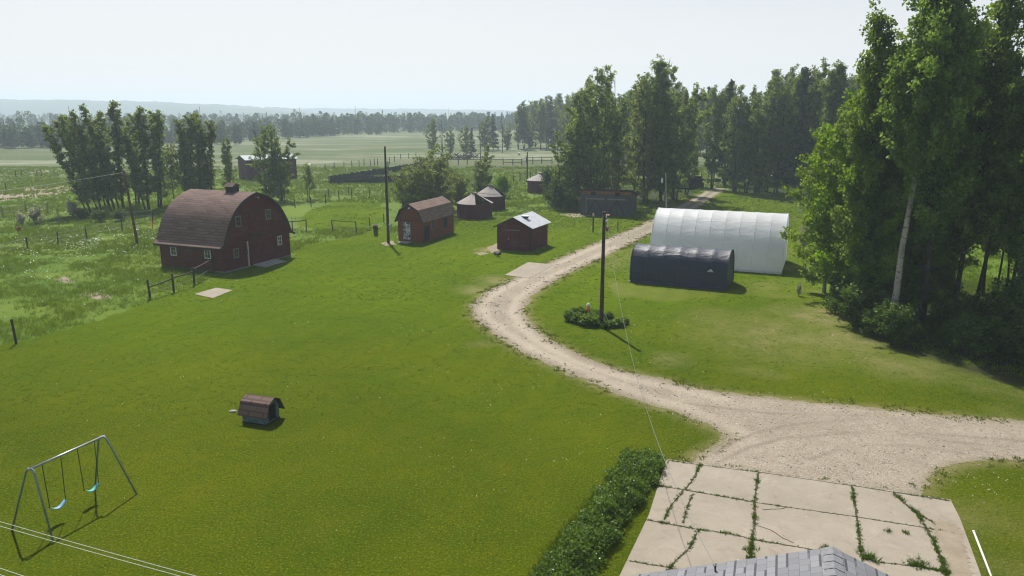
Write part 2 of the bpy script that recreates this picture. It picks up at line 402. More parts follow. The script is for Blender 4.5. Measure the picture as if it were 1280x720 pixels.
DRIVE = P2(DRIVE_PX)
LAWN_PX = [(-160, 470), (0, 431), (60, 419), (130, 398), (187, 377), (245, 357), (275, 343), (320, 330), (362, 322), (372, 312), (382, 306), (445, 296), (482, 282), (496, 296), (500, 300), (528, 300), (568, 288),
           (572, 275), (640, 270), (700, 262), (740, 262), (800, 256), (830, 250), (860, 244), (905, 238), (985, 245), (1010, 275), (1000, 310), (1010, 340), (1038, 372),
           (1080, 412), (1185, 450), (1290, 474), (1500, 530), (1500, 640), (1400, 1100), (640, 2500), (-160, 1100)]
LAWN = P2(LAWN_PX)
WOOD = P2([(1042, 372), (1075, 420), (1140, 445), (1230, 475), (1400, 520), (1500, 400), (1340, 352), (1230, 350), (1130, 345), (1060, 340)])
PAD_PX = [(833, 575), (868, 580), (948, 590.5), (1066, 607.5), (1130, 617), (1188, 626), (1200, 650), (1215, 690), (1240, 760), (1000, 830), (740, 790), (775, 720), (811, 645)]
PAD = P2(PAD_PX)
DARKWOOD = P2([(690, 258), (780, 262), (850, 252), (868, 243), (880, 232), (690, 235)])
DARKWOOD2 = P2([(912, 238), (990, 244), (1030, 240), (1030, 200), (905, 205)])

def sheet(name, poly, cell, z, mat, kind='structure', amp=.25, nscale=1.2, attrs=None, label=None, cat=None, seed=3, ymax=1e9):
    x0, y0 = poly.min(0) - 1; x1, y1 = poly.max(0) + 1; y1 = min(y1, ymax)
    nx = int((x1 - x0) / cell) + 1; ny = int((y1 - y0) / cell) + 1
    gx = x0 + np.arange(nx + 1) * cell; gy = y0 + np.arange(ny + 1) * cell
    cx, cy = np.meshgrid(gx[:-1] + cell / 2, gy[:-1] + cell / 2, indexing='ij')
    d = dist(cx, cy, poly); s = np.where(inside(cx, cy, poly), d, -d)
    s = s + (fbm(cx, cy, nscale, seed, 4) - .5) * 2 * amp
    ok = s > 0; ii, jj = np.nonzero(ok)
    idx = lambda i, j: i * (ny + 1) + j
    F = np.stack([idx(ii, jj), idx(ii + 1, jj), idx(ii + 1, jj + 1), idx(ii, jj + 1)], 1)
    used, inv = np.unique(F, return_inverse=True)
    V = np.stack([gx[used // (ny + 1)], gy[used % (ny + 1)], np.full(len(used), z)], 1)
    at = {k: f(V[:, 0], V[:, 1]) for k, f in (attrs or {}).items()}
    o = link(name, fast_mesh(name, V, inv.reshape(-1, 4), at), mat)
    return tag(o, label, cat, None, kind)
def sdist(x, y, poly): 
    d = dist(x, y, poly); return np.where(inside(x, y, poly), d, -d)
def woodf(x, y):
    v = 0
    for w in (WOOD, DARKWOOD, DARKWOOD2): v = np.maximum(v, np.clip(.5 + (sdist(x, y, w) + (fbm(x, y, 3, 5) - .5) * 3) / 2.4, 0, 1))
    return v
# base sheet: fine near, wide to the horizon
def base_ground():
    gx = np.concatenate([[-2600, -1200, -500, -240], np.arange(-160, 161, 2.0), [240, 500, 1200, 2600]])
    gy = np.concatenate([[-200, -60], np.arange(0, 261, 2.0), [320, 450, 700, 1200, 2000, 3350]])
    X, Y = np.meshgrid(gx, gy, indexing='ij'); n = len(gy)
    i, j = np.meshgrid(np.arange(len(gx) - 1), np.arange(n - 1), indexing='ij'); i = i.ravel(); j = j.ravel()
    F = np.stack([i * n + j, (i + 1) * n + j, (i + 1) * n + j + 1, i * n + j + 1], 1)
    V = np.stack([X.ravel(), Y.ravel(), np.zeros(X.size)], 1)
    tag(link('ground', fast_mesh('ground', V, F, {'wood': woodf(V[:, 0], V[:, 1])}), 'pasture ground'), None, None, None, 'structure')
base_ground()
SLAB_A = P2([(631, 344), (660, 328), (694, 331), (662, 348)])
SLAB_B = P2([(243, 368), (270, 360), (291, 363), (266, 373)])
def dryf(x, y):
    d = -sdist(x, y, DRIVE); v = np.clip(.9 - d / .8, 0, 1) * .7
    n = fbm(x, y, 6, 21); v = np.maximum(v, np.clip((n - .60) * 6, 0, 1) * .25 * (x > 8))
    for (px, py, r, s) in ((900, 398, 3, .25), (980, 420, 6, .35), (1025, 395, 3.5, .55), (625, 350, 2.2, .6), (600, 362, 2.0, .6), (985, 335, 2, .4), (600, 430, .9, .3), (690, 345, 1.6, .6), (612, 312, 1.5, .8), (1060, 425, 3, .5), (1130, 455, 3, .4)):
        g = G(px, py); dd = np.hypot(x - g.x, y - g.y) / r; v = np.maximum(v, s * np.clip(1.3 - dd, 0, 1))
    return v
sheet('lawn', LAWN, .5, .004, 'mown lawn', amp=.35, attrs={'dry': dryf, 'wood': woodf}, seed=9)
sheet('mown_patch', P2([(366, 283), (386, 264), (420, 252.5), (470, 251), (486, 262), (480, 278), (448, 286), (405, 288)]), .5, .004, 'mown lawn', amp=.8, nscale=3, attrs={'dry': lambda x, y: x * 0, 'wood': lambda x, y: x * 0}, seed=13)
def midf(x, y):
    d = sdist(x, y, DRIVE); return np.clip((d - .75) * 2, 0, 1) * np.clip((y - 78) / 25, 0, 1)
RUTS = [P2(q) for q in ([(896, 566), (915, 553), (945, 541), (985, 532), (1030, 527), (1080, 524)], [(880, 600), (905, 575), (935, 560), (975, 549), (1030, 543), (1090, 541)], [(1085, 536), (1130, 543), (1180, 551), (1225, 556)], [(1000, 548), (1060, 541), (1130, 540), (1200, 545), (1280, 552)], [(720, 462), (790, 487), (860, 505), (960, 517), (1080, 520)], [(1010, 575), (1060, 558), (1130, 556), (1200, 566)])]
def rutf(x, y):
    d = np.full(x.shape, 9.0)
    for q in RUTS: d = np.minimum(d, dist(x, y, q, False))
    return np.clip(1.2 - d / .16, 0, 1) * np.clip(2.2 * (fbm(x, y, 2.5, 91) - .22), 0, 1)
def trackf(x, y): 
    d = sdist(x, y, DRIVE); return np.clip(1.3 - np.abs(d - .95) / .4, 0, 1) * np.clip((48 - np.abs(y - 70)) / 20, 0, 1) * (x < 11)
sheet('gravel_drive', DRIVE, .12, .012, 'gravel', amp=.42, nscale=.75, attrs={'edge': lambda x, y: np.clip(.9 - sdist(x, y, DRIVE) / .55, 0, 1), 'mid': midf, 'rut': rutf, 'track': trackf}, seed=31)
for nm, px, amp in (('bare_patch', [(-40, 245), (0, 238), (40, 235), (80, 232), (112, 236), (80, 243), (20, 249), (-40, 256)], 2.5),
                    ('bare_patch', [(590, 316), (602, 315), (613, 317), (600, 319)], .2),
                    ('bare_patch', [(608, 309), (622, 304), (626, 312), (615, 316)], .3),
                    ('bare_patch', [(100, 369), (112, 364), (128, 368), (140, 373), (120, 374)], .5),
                    ('bare_patch', [(68, 350), (80, 346), (95, 352), (85, 356)], .5),
                    ('bare_patch', [(700, 268), (722, 266), (740, 270), (715, 272)], .4),
                    ('bare_patch', [(476, 304), (490, 301), (495, 306), (482, 308)], .2),
                    ('bare_patch', [(1166, 652), (1195, 656), (1206, 690), (1222, 740), (1192, 742), (1180, 700)], .08)):
    poly = P2(px); sheet(nm, poly, .5 if poly[:, 1].max() > 140 else .12, .058 if px[0][0] == 1166 else .008, 'dry soil', amp=amp, nscale=1.5 if amp < 1 else 8)

def plate(name, poly, top, mat, label=None, cat=None, kind='structure', bot=-.05):
    n = len(poly); m = MB()
    vs = [(x, y, top) for x, y in poly] + [(x, y, bot) for x, y in poly]
    m.add(vs, [tuple(range(n)), tuple(range(2 * n - 1, n - 1, -1))] + [(i, i + n, (i + 1) % n + n, (i + 1) % n) for i in range(n)])
    o = m.build(name, mat); tri_fan_recalc(o); return tag(o, label, cat, None, kind)
plate('concrete_pad', PAD, .05, 'concrete')
plate('concrete_slab', SLAB_A, .03, 'concrete', 'bare concrete slab in the grass beside the gravel drive', 'slab', 'thing')
plate('concrete_slab', SLAB_B, .03, 'concrete', 'small pale concrete slab in the lawn in front of the big barn', 'slab', 'thing')

def loose_stones():
    r = np.random.default_rng(15); x, y = view_pts(60000, 22, 90, 1.03, 19); d = sdist(x, y, DRIVE)
    p = np.clip(np.exp(-np.abs(d - .15) / .5) * .8 + .16 * (d > 0), 0, 1) * (d > -.35) * np.clip((fbm(x, y, 1.4, 23) - .38) * 4, .03, 1) * ~(sdist(x, y, PAD) > 0)
    k = r.random(len(x)) < p * np.clip(y / 45, .35, 1); x, y = x[k], y[k]; n = len(x); s = r.uniform(.018, .055, n) * np.clip(y / 34, .8, 2.0)
    O = np.array([(1, 0, 0), (0, 1, 0), (-1, 0, 0), (0, -1, 0), (0, 0, .7), (0, 0, -.4)]); a = r.uniform(0, 6.28, n); V = np.empty((n, 6, 3)); st = r.uniform(.6, 1.4, (n, 6))
    V[:, :, 0] = x[:, None] + (O[:, 0] * np.cos(a)[:, None] - O[:, 1] * np.sin(a)[:, None]) * s[:, None] * st; V[:, :, 1] = y[:, None] + (O[:, 0] * np.sin(a)[:, None] + O[:, 1] * np.cos(a)[:, None]) * s[:, None] * st; V[:, :, 2] = .016 + O[:, 2] * s[:, None] * st
    F = np.array([(0, 1, 4), (1, 2, 4), (2, 3, 4), (3, 0, 4), (1, 0, 5), (2, 1, 5), (3, 2, 5), (0, 3, 5)]); F = (F[None] + (np.arange(n) * 6)[:, None, None]).reshape(-1, 3)
    tag(link('loose_stones', fast_mesh('loose_stones', V.reshape(-1, 3), F, {'tint': np.repeat(r.random(n), 6)}), 'loose stone'), 'loose stones and clods scattered over the gravel drive', 'stones', None, 'stuff')
def view_pts(n, y0, y1, margin=1.05, seed=1):
    r = np.random.default_rng(seed); y = np.sqrt(r.uniform(y0 * y0, y1 * y1, n)); hw = .70 * margin
    return r.uniform(-hw, hw, n) * y, y
loose_stones()
# ------------------------------------------------------------------ weeds in the joints
CRACKS = [([(875, 580), (868, 597), (857, 611)], 1.0), ([(855, 612), (839, 632), (830, 650)], .7), ([(866, 617), (859, 634), (854, 654)], .6), ([(872, 664), (861, 686), (845, 700), (834, 714)], .8),
          ([(948, 589), (943.5, 628), (943.5, 653), (940, 675), (938, 698)], 1.1), ([(1065, 607), (1069, 632), (1072, 653), (1076, 686), (1078, 700), (1080, 730)], 1.0),
          ([(1118, 616), (1127, 626), (1148, 643), (1157, 659), (1168, 679), (1177, 700), (1182, 714), (1190, 735)], 1.5), ([(1148, 643), (1162, 650), (1170, 656)], .6),
          ([(821, 607), (855, 612), (945, 628)], .9), ([(945, 628), (1064, 645), (1154, 659)], .45), ([(1154, 659), (1193, 666)], .6),
          ([(809, 650), (870, 661), (917, 668)], .9), ([(917, 668), (940, 674), (1028, 689)], .6), ([(1093, 702), (1147, 708), (1186, 715)], .5), ([(1140, 706), (1186, 716)], 1.2),
          ([(787, 701), (834, 709), (855, 714)], .4), ([(948, 590), (1066, 607)], .2), ([(868, 580), (948, 590)], .25), ([(1066, 607), (1188, 626)], .6), ([(833, 575), (868, 580)], .6)]
THIN = [[(947, 657), (965, 663), (978, 672), (992, 679)], [(953, 637), (975, 636), (985, 634)]]
rng = np.random.default_rng(7)
def crack_strips():
    m = MB()
    for px, w in CRACKS + [(t, .12) for t in THIN]:
        pts = [G(*q, .054) for q in px]
        for a, b in zip(pts, pts[1:]):
            d = (b - a).normalized(); s = Vector((-d.y, d.x, 0)); k = max(1, int((b - a).length / .12))
            for i in range(k):
                p = a.lerp(b, i / k); q = a.lerp(b, (i + 1) / k); hw = .018 + .03 * w * rng.random(); j = s * (rng.random() - .5) * .03
                m.add([p - s * hw + j, q - s * hw + j, q + s * hw + j, p + s * hw + j], [(0, 1, 2, 3)])
    o = m.build('pad_joints', 'wet soil'); tag(o, None, None, None, 'structure')
crack_strips()

def blades(P, n, h, w, spread, tint, seed, lean=.35):
    """P (k,3) tuft places -> triangle blades, n per tuft; h, tint arrays of k"""
    r = np.random.default_rng(seed); k = len(P); N = k * n
    B = np.repeat(P, n, 0).astype(float); hh = np.repeat(h, n) * r.uniform(.5, 1.2, N); tt = np.clip(np.repeat(tint, n) + r.normal(0, .11, N), 0, 1)
    sp = np.repeat(np.broadcast_to(spread, (k,)), n)
    B[:, 0] += r.normal(0, 1, N) * sp; B[:, 1] += r.normal(0, 1, N) * sp
    a = r.uniform(0, 2 * np.pi, N); wv = np.repeat(np.broadcast_to(w, (k,)), n)
    dx = np.cos(a) * wv / 2; dy = np.sin(a) * wv / 2
    T = B.copy(); la = r.uniform(0, 2 * np.pi, N); T[:, 0] += np.cos(la) * hh * lean * r.random(N) * 2; T[:, 1] += np.sin(la) * hh * lean * r.random(N) * 2; T[:, 2] += hh
    V = np.empty((N, 3, 3)); V[:, 0] = B; V[:, 0, 0] -= dx; V[:, 0, 1] -= dy; V[:, 1] = B; V[:, 1, 0] += dx; V[:, 1, 1] += dy; V[:, 2] = T
    return V.reshape(-1, 3), np.arange(3 * N).reshape(-1, 3), np.repeat(tt, 3)
def join(parts):
    Vs, Fs, Ts, b = [], [], [], 0
    for V, F, T in parts:
        Vs.append(V); Fs.append(F + b); Ts.append(T); b += len(V)
    return np.concatenate(Vs), np.concatenate(Fs), np.concatenate(Ts)
def joint_weeds():
    P = []; H = []
    for px, w in CRACKS:
        pts = [G(*q, .05) for q in px]
        for a, b in zip(pts, pts[1:]):
            L = (b - a).length; k = int(L * 26 * w) + 1
            for _ in range(k):
                t = rng.random(); p = a.lerp(b, t); cl = float(vnoise(p.x * 2.2, p.y * 2.2, 5))
                if rng.random() > .25 + cl: continue
                P.append((p.x + rng.normal() * .028 * (w + .3), p.y + rng.normal() * .028 * (w + .3), .05)); H.append((.03 + .09 * max(0, cl - .35)) * (.6 + .6 * w))
    for (px, py, r, k, h) in ((1086, 700, .12, 24, .22), (1083, 698, .1, 12, .18), (938, 688, .12, 30, .12), (939, 702, .1, 26, .12), (1030, 687, .08, 12, .12), (1147, 707, .15, 30, .2), (1110, 666, .05, 8, .12), (1132, 668, .05, 8, .15)):
        g = G(px, py)
        for _ in range(k): P.append((g.x + rng.normal() * r, g.y + rng.normal() * r, .05)); H.append(h * rng.uniform(.5, 1))
    P = np.array(P); H = np.array(H)
    V, F, T = blades(P, 9, H, .022, .03, rng.random(len(P)), 3, .8)
    tag(link('joint_weeds', fast_mesh('joint_weeds', V, F, {'tint': T}), 'weed blade'), 'low green weeds growing along the joints of the concrete pad', 'weeds', None, 'stuff')
joint_weeds()

# ------------------------------------------------------------------ grass
def view_pts(n, y0, y1, margin=1.05, seed=1):
    """random ground points of the viewed wedge between two depths, even per area"""
    r = np.random.default_rng(seed); y = np.sqrt(r.uniform(y0 * y0, y1 * y1, n)); hw = .70 * margin
    return r.uniform(-hw, hw, n) * y, y
def lawn_grass():
    parts = []
    for y0, y1, dens, n, h, w, sd in ((19.5, 34, 12, 6, .034, .022, 1), (34, 56, 8, 6, .045, .034, 2), (56, 92, 5, 6, .058, .055, 3), (92, 130, 5, 6, .09, .09, 4)):
        N = int(dens * .7 * (y1 * y1 - y0 * y0)); x, y = view_pts(N, y0, y1, 1.03, sd)
        ok = inside(x, y, LAWN) & ~(sdist(x, y, DRIVE) > .0 + (fbm(x, y, .8, 44) - .5) * 1.0) & ~(sdist(x, y, PAD) > -.03) & ~(sdist(x, y, SLAB_A) > -.05) & ~(sdist(x, y, SLAB_B) > -.05)
        dr = dryf(x, y); ok &= np.random.default_rng(sd).random(N) > dr * .5
        x, y = x[ok], y[ok]; cl = fbm(x, y, 1.1, 8); big = fbm(x, y, 9, 61)
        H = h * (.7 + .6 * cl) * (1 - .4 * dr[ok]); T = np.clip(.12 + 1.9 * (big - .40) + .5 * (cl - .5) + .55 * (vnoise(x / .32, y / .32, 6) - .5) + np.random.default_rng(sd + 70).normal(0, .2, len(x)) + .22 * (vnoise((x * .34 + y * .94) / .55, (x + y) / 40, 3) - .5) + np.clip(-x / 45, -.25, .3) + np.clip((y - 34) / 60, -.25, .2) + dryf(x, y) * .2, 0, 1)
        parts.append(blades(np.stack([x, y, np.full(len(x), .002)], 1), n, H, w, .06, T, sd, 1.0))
    N = 260000; x, y = view_pts(N, 22, 100, 1.03, 29); d = sdist(x, y, DRIVE); cl = fbm(x, y, .9, 52, 4)      # ragged taller tufts along the drive
    k = (np.abs(d + .05) < .75) & (np.random.default_rng(30).random(N) < np.clip((cl - .46) * 5, 0, 1) * np.exp(-np.abs(d + .15) / .30)) & ~(sdist(x, y, PAD) > 0) & ~(sdist(x, y, SLAB_A) > -.05); x, y, cl = x[k], y[k], cl[k]
    parts.append(blades(np.stack([x, y, np.full(len(x), .012)], 1), 7, .02 + .09 * cl, .03 + y * .0006, .07, np.clip(.3 + cl * .6, 0, 1), 31, .8))
    HL = P2([(796, 572), (766, 606), (730, 650), (694, 696), (660, 748)]); r = np.random.default_rng(41); N = 2600; k = r.integers(0, 4, N); t = r.random(N)[:, None]
    q = HL[k] * (1 - t) + HL[k + 1] * t + r.normal(0, .16, (N, 2))                                     # uncut grass on the lawn side of the hedge
    parts.append(blades(np.stack([q[:, 0], q[:, 1], np.full(N, .004)], 1), 6, r.uniform(.12, .38, N), .02, .05, r.uniform(.3, .9, N), 42, .45))
    V, F, T = join(parts)
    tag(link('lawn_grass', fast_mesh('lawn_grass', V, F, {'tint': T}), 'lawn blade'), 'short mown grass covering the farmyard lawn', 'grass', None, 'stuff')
lawn_grass()
def pasture_grass():
    parts = []
    for y0, y1, dens, n, h, w, sd in ((38, 75, 14, 7, .30, .04, 11), (75, 120, 8, 7, .36, .07, 12), (120, 200, 2.6, 7, .42, .13, 13)):
        N = int(dens * .95 * (y1 * y1 - y0 * y0)); x, y = view_pts(N, y0, y1, 1.40, sd)
        ok = ~inside(x, y, LAWN) & ~(sdist(x, y, DRIVE) > -.2); x, y = x[ok], y[ok]
        cl = fbm(x, y, 3.5, 18); b2 = fbm(x, y, 14, 5); d = -sdist(x, y, LAWN)
        keep = np.random.default_rng(sd).random(len(x)) < np.clip((cl - .28) * 3.2, .12, 1)
        ya = np.hypot((x - G(420, 268).x) / 22, (y - G(420, 268).y) / 14) < 1      # the mown patch behind the barn
        keep &= ~(ya & (np.random.default_rng(sd).random(len(x)) < .7))
        x, y, cl, b2, ya = x[keep], y[keep], cl[keep], b2[keep], ya[keep]
        H = h * (.35 + 1.1 * cl) * np.where(ya, .4, 1); T = np.clip(.1 + 1.1 * (b2 - .25) + .4 * (cl - .5), 0, 1)
        parts.append(blades(np.stack([x, y, np.zeros(len(x))], 1), n, H, w, .12, T, sd, .6))
    V, F, T = join(parts)
    tag(link('pasture_grass', fast_mesh('pasture_grass', V, F, {'tint': T}), 'pasture blade'), 'tall rough grass of the pasture beyond the lawn', 'grass', None, 'stuff')
pasture_grass()
def flowers(name, spots, size, zr, label, mat='white petal', seed=0):
    r = np.random.default_rng(seed); P = []
    for (px, py, rx, ry, n) in spots:
        g = G(px, py); p = np.stack([g.x + r.normal(0, rx, n), g.y + r.normal(0, ry, n)], 1)
        k = fbm(p[:, 0], p[:, 1], 2.0, 77) > .50; P.append(p[k])
    P = np.concatenate(P); n = len(P); a = r.uniform(0, 2 * np.pi, n); s = r.uniform(.6, 1.3, n) * size * (.6 + P[:, 1] / 220)
    z = r.uniform(*zr, n); V = np.empty((n, 4, 3)); tl = r.normal(0, .35, (n, 2))
    for k in range(4):
        dx = np.cos(a + k * np.pi / 2) * s; dy = np.sin(a + k * np.pi / 2) * s
        V[:, k, 0] = P[:, 0] + dx; V[:, k, 1] = P[:, 1] + dy; V[:, k, 2] = z + dx * tl[:, 0] + dy * tl[:, 1]
    tag(link(name, fast_mesh(name, V.reshape(-1, 3), np.arange(4 * n).reshape(-1, 4)), mat), label, 'flowers', None, 'stuff')
flowers('daisies', [(125, 302, 4.5, 2.2, 800), (95, 316, 3, 1.8, 260), (160, 290, 3, 2.0, 300), (60, 330, 4, 3, 60), (20, 300, 6, 4, 90), (160, 320, 3, 3, 60), (30, 345, 5, 3, 50), (100, 345, 5, 3, 60), (35, 268, 8, 5, 160), (150, 270, 8, 3, 60), (430, 280, 10, 6, 60), (400, 262, 12, 5, 70), (440, 245, 14, 6, 120), (10, 390, 4, 3, 30), (150, 360, 4, 2.5, 40), (480, 242, 12, 6, 90), (1010, 300, 2.5, 8, 40), (790, 280, 3, 4, 30)], .05, (.18, .42), 'white daisies scattered through the rough pasture', seed=4)
flowers('clover_flowers', [(980, 450, 9, 6, 480), (880, 420, 8, 5, 300), (560, 470, 9, 7, 420), (400, 430, 10, 8, 300), (730, 540, 5, 3, 130), (1230, 605, 1.6, .5, 60), (760, 440, 5, 5, 120), (250, 450, 12, 9, 240), (560, 350, 8, 10, 160), (720, 290, 5, 8, 90)], .022, (.05, .08), 'tiny white clover flowers dotted through the lawn', seed=5)

# ------------------------------------------------------------------ trees
def leaf_quads(C, size, r, elong=1.6, upb=.35):
    n = len(C); a = r.normal(0, 1, (n, 3)); a[:, 2] += upb; a /= np.linalg.norm(a, axis=1)[:, None]
    b = np.cross(a, r.normal(0, 1, (n, 3))); b /= np.linalg.norm(b, axis=1)[:, None] + 1e-9; c = np.cross(a, b)
    s = (size * r.uniform(.55, 1.35, n))[:, None]; V = np.empty((n, 4, 3))
    bend = a * s * .18
    V[:, 0] = C - b * s * elong / 2; V[:, 1] = C + c * s / 2 + bend; V[:, 2] = C + b * s * elong / 2; V[:, 3] = C - c * s / 2 + bend
    return V.reshape(-1, 3), np.arange(4 * n).reshape(-1, 4)
def grow(seed, H, base, prof, nbr, el, nleaf, leaf, clump, trunk_r, lean=(0, 0), stems=1, spread=0.0, bare=0.0, limb=True, top=True):
    """-> (trunk MB, leaf verts, faces, tint)"""
    r = np.random.default_rng(seed); tm = MB(); cen = []; wt = []
    for s in range(stems):
        az = 2 * math.pi * s / stems + r.uniform(-.5, .5); h = H * (1 if s == 0 else r.uniform(.7, .97))
        off = np.array([math.cos(az), math.sin(az)]) * spread * (0 if stems == 1 else 1); k = 9; path = []; wob = r.normal(0, .018 * h, (k, 2)); wob[0] = 0; wob = np.cumsum(wob, 0) * .5
        for i in range(k):
            t = i / (k - 1); path.append(np.array([off[0] * (.25 + t * .9) + lean[0] * h * t ** 1.2 + wob[i, 0], off[1] * (.25 + t * .9) + lean[1] * h * t ** 1.2 + wob[i, 1], h * t]))
        path = np.array(path); tr = trunk_r * (1 if s == 0 else .7)
        tm.tube([tuple(p) for p in path] , [tr * (1.25 if i == 0 else 1) * (1 - .9 * i / (k - 1)) for i in range(k)], 7)
        at = lambda t: np.array([np.interp(t * (k - 1), np.arange(k), path[:, q]) for q in range(3)])
        for i in range(int(nbr / stems)):
            t = base + (1 - base) * (i + r.random()) / (nbr / stems); t = min(t, .985)
            L = prof((t - base) / (1 - base)) * H * r.uniform(.45, 1.25); a = i * 2.39996 + r.uniform(-.6, .6); e = R(el + r.normal(0, 10) + 18 * t)
            p0 = at(t); d = np.array([math.cos(a) * math.cos(e), math.sin(a) * math.cos(e), math.sin(e)])
            p1 = p0 + d * L * .5 + np.array([0, 0, .02 * L]); p2 = p0 + d * L + np.array([0, 0, r.uniform(-.08, .16) * L])
            if limb and L > .5: tm.tube([tuple(p0), tuple(p1), tuple(p2)], [max(.012, tr * .32 * (1 - t * .6)), max(.009, tr * .18), .006], 4, False)
            if r.random() < bare: continue
            m = max(2, int(L / clump * 1.9))
            for q in range(m):
                f = .25 + .8 * (q + r.random()) / m; c = p0 + (p2 - p0) * f + r.normal(0, clump * .42, 3)
                cen.append(c); wt.append(r.uniform(.5, 1.5))
        if top: cen.append(path[-1] + [0, 0, -.1]); wt.append(.5)
    cen = np.array(cen); wt = np.array(wt); wt /= wt.sum(); cnt = r.multinomial(nleaf, wt); ct = r.uniform(0, 1, len(cen)) ** 1.4 * .85
    C = np.repeat(cen, cnt, 0); C = C + np.clip(r.normal(0, 1, C.shape), -1.9, 1.9) * clump * np.array([.42, .42, .34]); C[:, 2] = np.maximum(C[:, 2], .08)
    V, F = leaf_quads(C, leaf, r); T = np.clip(np.repeat(ct, cnt) + r.uniform(-.25, .5, len(C)), 0, 1)
    return tm, V, F, np.repeat(T, 4)
PROTO = {}
def species(key, name, bark, leafm, **kw):
    tm, V, F, T = grow(**kw)
    root = bpy.data.objects.new(name, None); root.empty_display_size = .3
    a = bpy.data.meshes.new('trunk'); a.from_pydata(tm.v, [], tm.f); a.polygons.foreach_set('use_smooth', [True] * len(a.polygons)); a.materials.append(MATS[bark])
    b = fast_mesh('crown', V, F, {'tint': T}); b.materials.append(MATS[leafm])
    PROTO[key] = (name, a, b, kw['H'])
def plant(key, loc, h, rz, label, cat, group=None, squash=1.0):
    name, a, b, H = PROTO[key]; t = thing(name, label, cat, loc, rz, group); s = h / H; t.scale = (s * squash, s * squash, s)
    kids = ('trunk', 'crown') if 'tree' in name else ('stem', 'foliage')
    link(kids[0], a, None, t); link(kids[1], b, None, t); return t
asp = lambda t: .05 + .125 * math.sin(math.pi * min(1, (t * .9 + .14))) ** .8 * (1.1 - .35 * t)
broad = lambda t: .06 + .20 * math.sin(math.pi * min(1, t * .85 + .18)) ** .7
slim = lambda t: .03 + .085 * math.sin(math.pi * min(1, t * .85 + .15))
con = lambda t: .02 + .19 * (1 - t) ** .9
for i in range(4):
    species(f'aspen{i}', 'aspen_tree', 'pale bark' if i == 0 else 'dark bark', 'aspen leaf', seed=10 + i, H=20, base=(.48, .24, .34, .06)[i], prof=lambda t: asp(t) * (.9, .8, .75, .95)[i], nbr=(96, 84, 76, 110)[i], el=28, nleaf=(27000, 23000, 20000, 30000)[i], leaf=.165, clump=.52, trunk_r=(.25, .19, .19, .19)[i], lean=((.075, 0), (-.02, .02), (.01, -.02), (0, .01))[i])
for i in range(3):
    species(f'poplar{i}', 'poplar_tree', 'dark bark', 'poplar leaf', seed=30 + i, H=14, base=.10, prof=lambda t: .05 + .10 * math.sin(math.pi * min(1, t * .8 + .15)), nbr=64, el=56, nleaf=6800, leaf=.195, clump=.38, trunk_r=.15, lean=((-.30, .02), (-.05, 0), (.05, .02))[i], stems=2, spread=.9)
for i in range(4):
    species(f'wood{i}', 'poplar_tree', 'dark bark', 'poplar leaf', seed=40 + i, H=20, stems=(3, 2, 2, 4)[i], spread=(1.5, .9, 1.0, 1.9)[i], base=(.05, .14, .20, .03)[i], prof=lambda t: (broad, asp, asp, broad)[i](t) * (.72, .85, .85, .62)[i], nbr=(90, 70, 76, 96)[i], el=(26, 40, 34, 22)[i], nleaf=(14500, 9500, 11500, 16500)[i], leaf=.23, clump=.52, trunk_r=.18, bare=.06)
for i in range(2):
    species(f'willow{i}', 'willow_tree', 'dead bark', 'willow leaf', seed=50 + i, H=8, base=.08, prof=lambda t: .12 + .32 * math.sin(math.pi * min(1, t * .75 + .25)), nbr=100, el=34, nleaf=9500, leaf=.165, clump=.40, trunk_r=.14, stems=6, spread=1.2, bare=.22)
species('young', 'young_tree', 'dark bark', 'willow leaf', seed=61, H=6, base=.22, prof=broad, nbr=40, el=35, nleaf=1300, leaf=.18, clump=.36, trunk_r=.06)
for i in range(2):
    species(f'spruce{i}', 'spruce_tree', 'dark bark', 'spruce needle', seed=65 + i, H=16, base=.06, prof=con, nbr=120, el=-6, nleaf=7500, leaf=.26, clump=.40, trunk_r=.16)
for i in range(3):
    species(f'shrub{i}', 'shrub', 'dark bark', 'undergrowth leaf' if i < 2 else 'bright leaf', seed=70 + i, H=3, base=.05, prof=lambda t: .22 + .32 * math.sin(math.pi * min(1, t * .7 + .3)), nbr=44, el=40, nleaf=4200, leaf=.125, clump=.34, trunk_r=.05, stems=4, spread=.5)
species('bright0', 'aspen_tree', 'pale bark', 'bright leaf', seed=81, H=13, base=.06, prof=broad, nbr=90, el=20, nleaf=22000, leaf=.15, clump=.46, trunk_r=.14)
species('blossom', 'blossom_shrub', 'dark bark', 'blossom shrub leaf', seed=83, H=2.5, base=.05, prof=lambda t: .25 + .3 * math.sin(math.pi * min(1, t * .7 + .3)), nbr=36, el=40, nleaf=1500, leaf=.16, clump=.36, trunk_r=.04, stems=3, spread=.4)
def dead_tree_mesh(seed, H, lean):
    r = np.random.default_rng(seed); m = MB(); pts = [(lean * H * (i / 7) ** 1.2 + r.normal(0, .06), r.normal(0, .06), H * i / 7) for i in range(8)]; pts[0] = (0, 0, 0)
    m.tube(pts, [.15 * (1 - .93 * i / 7) for i in range(8)], 6)
    for i in range(26):
        t = r.uniform(.3, .97); b = Vector(pts[int(t * 7)]).lerp(Vector(pts[min(7, int(t * 7) + 1)]), t * 7 % 1); a = r.uniform(0, 6.28); L = r.uniform(.5, 2.2) * (1.15 - t)
        d = Vector((math.cos(a), math.sin(a), r.uniform(.3, 1.0))).normalized(); p1 = b + d * L; m.tube([b, p1], [.035, .012], 4, False)
        for q in range(2): m.tube([b + d * L * r.uniform(.4, .9), p1 + Vector(r.normal(0, .35, 3)) * L * .5 + Vector((0, 0, .2))], [.016, .006], 3, False)
    return m
DEAD = [dead_tree_mesh(90, 12, -.12), dead_tree_mesh(91, 12, .02), dead_tree_mesh(92, 12, .06)]
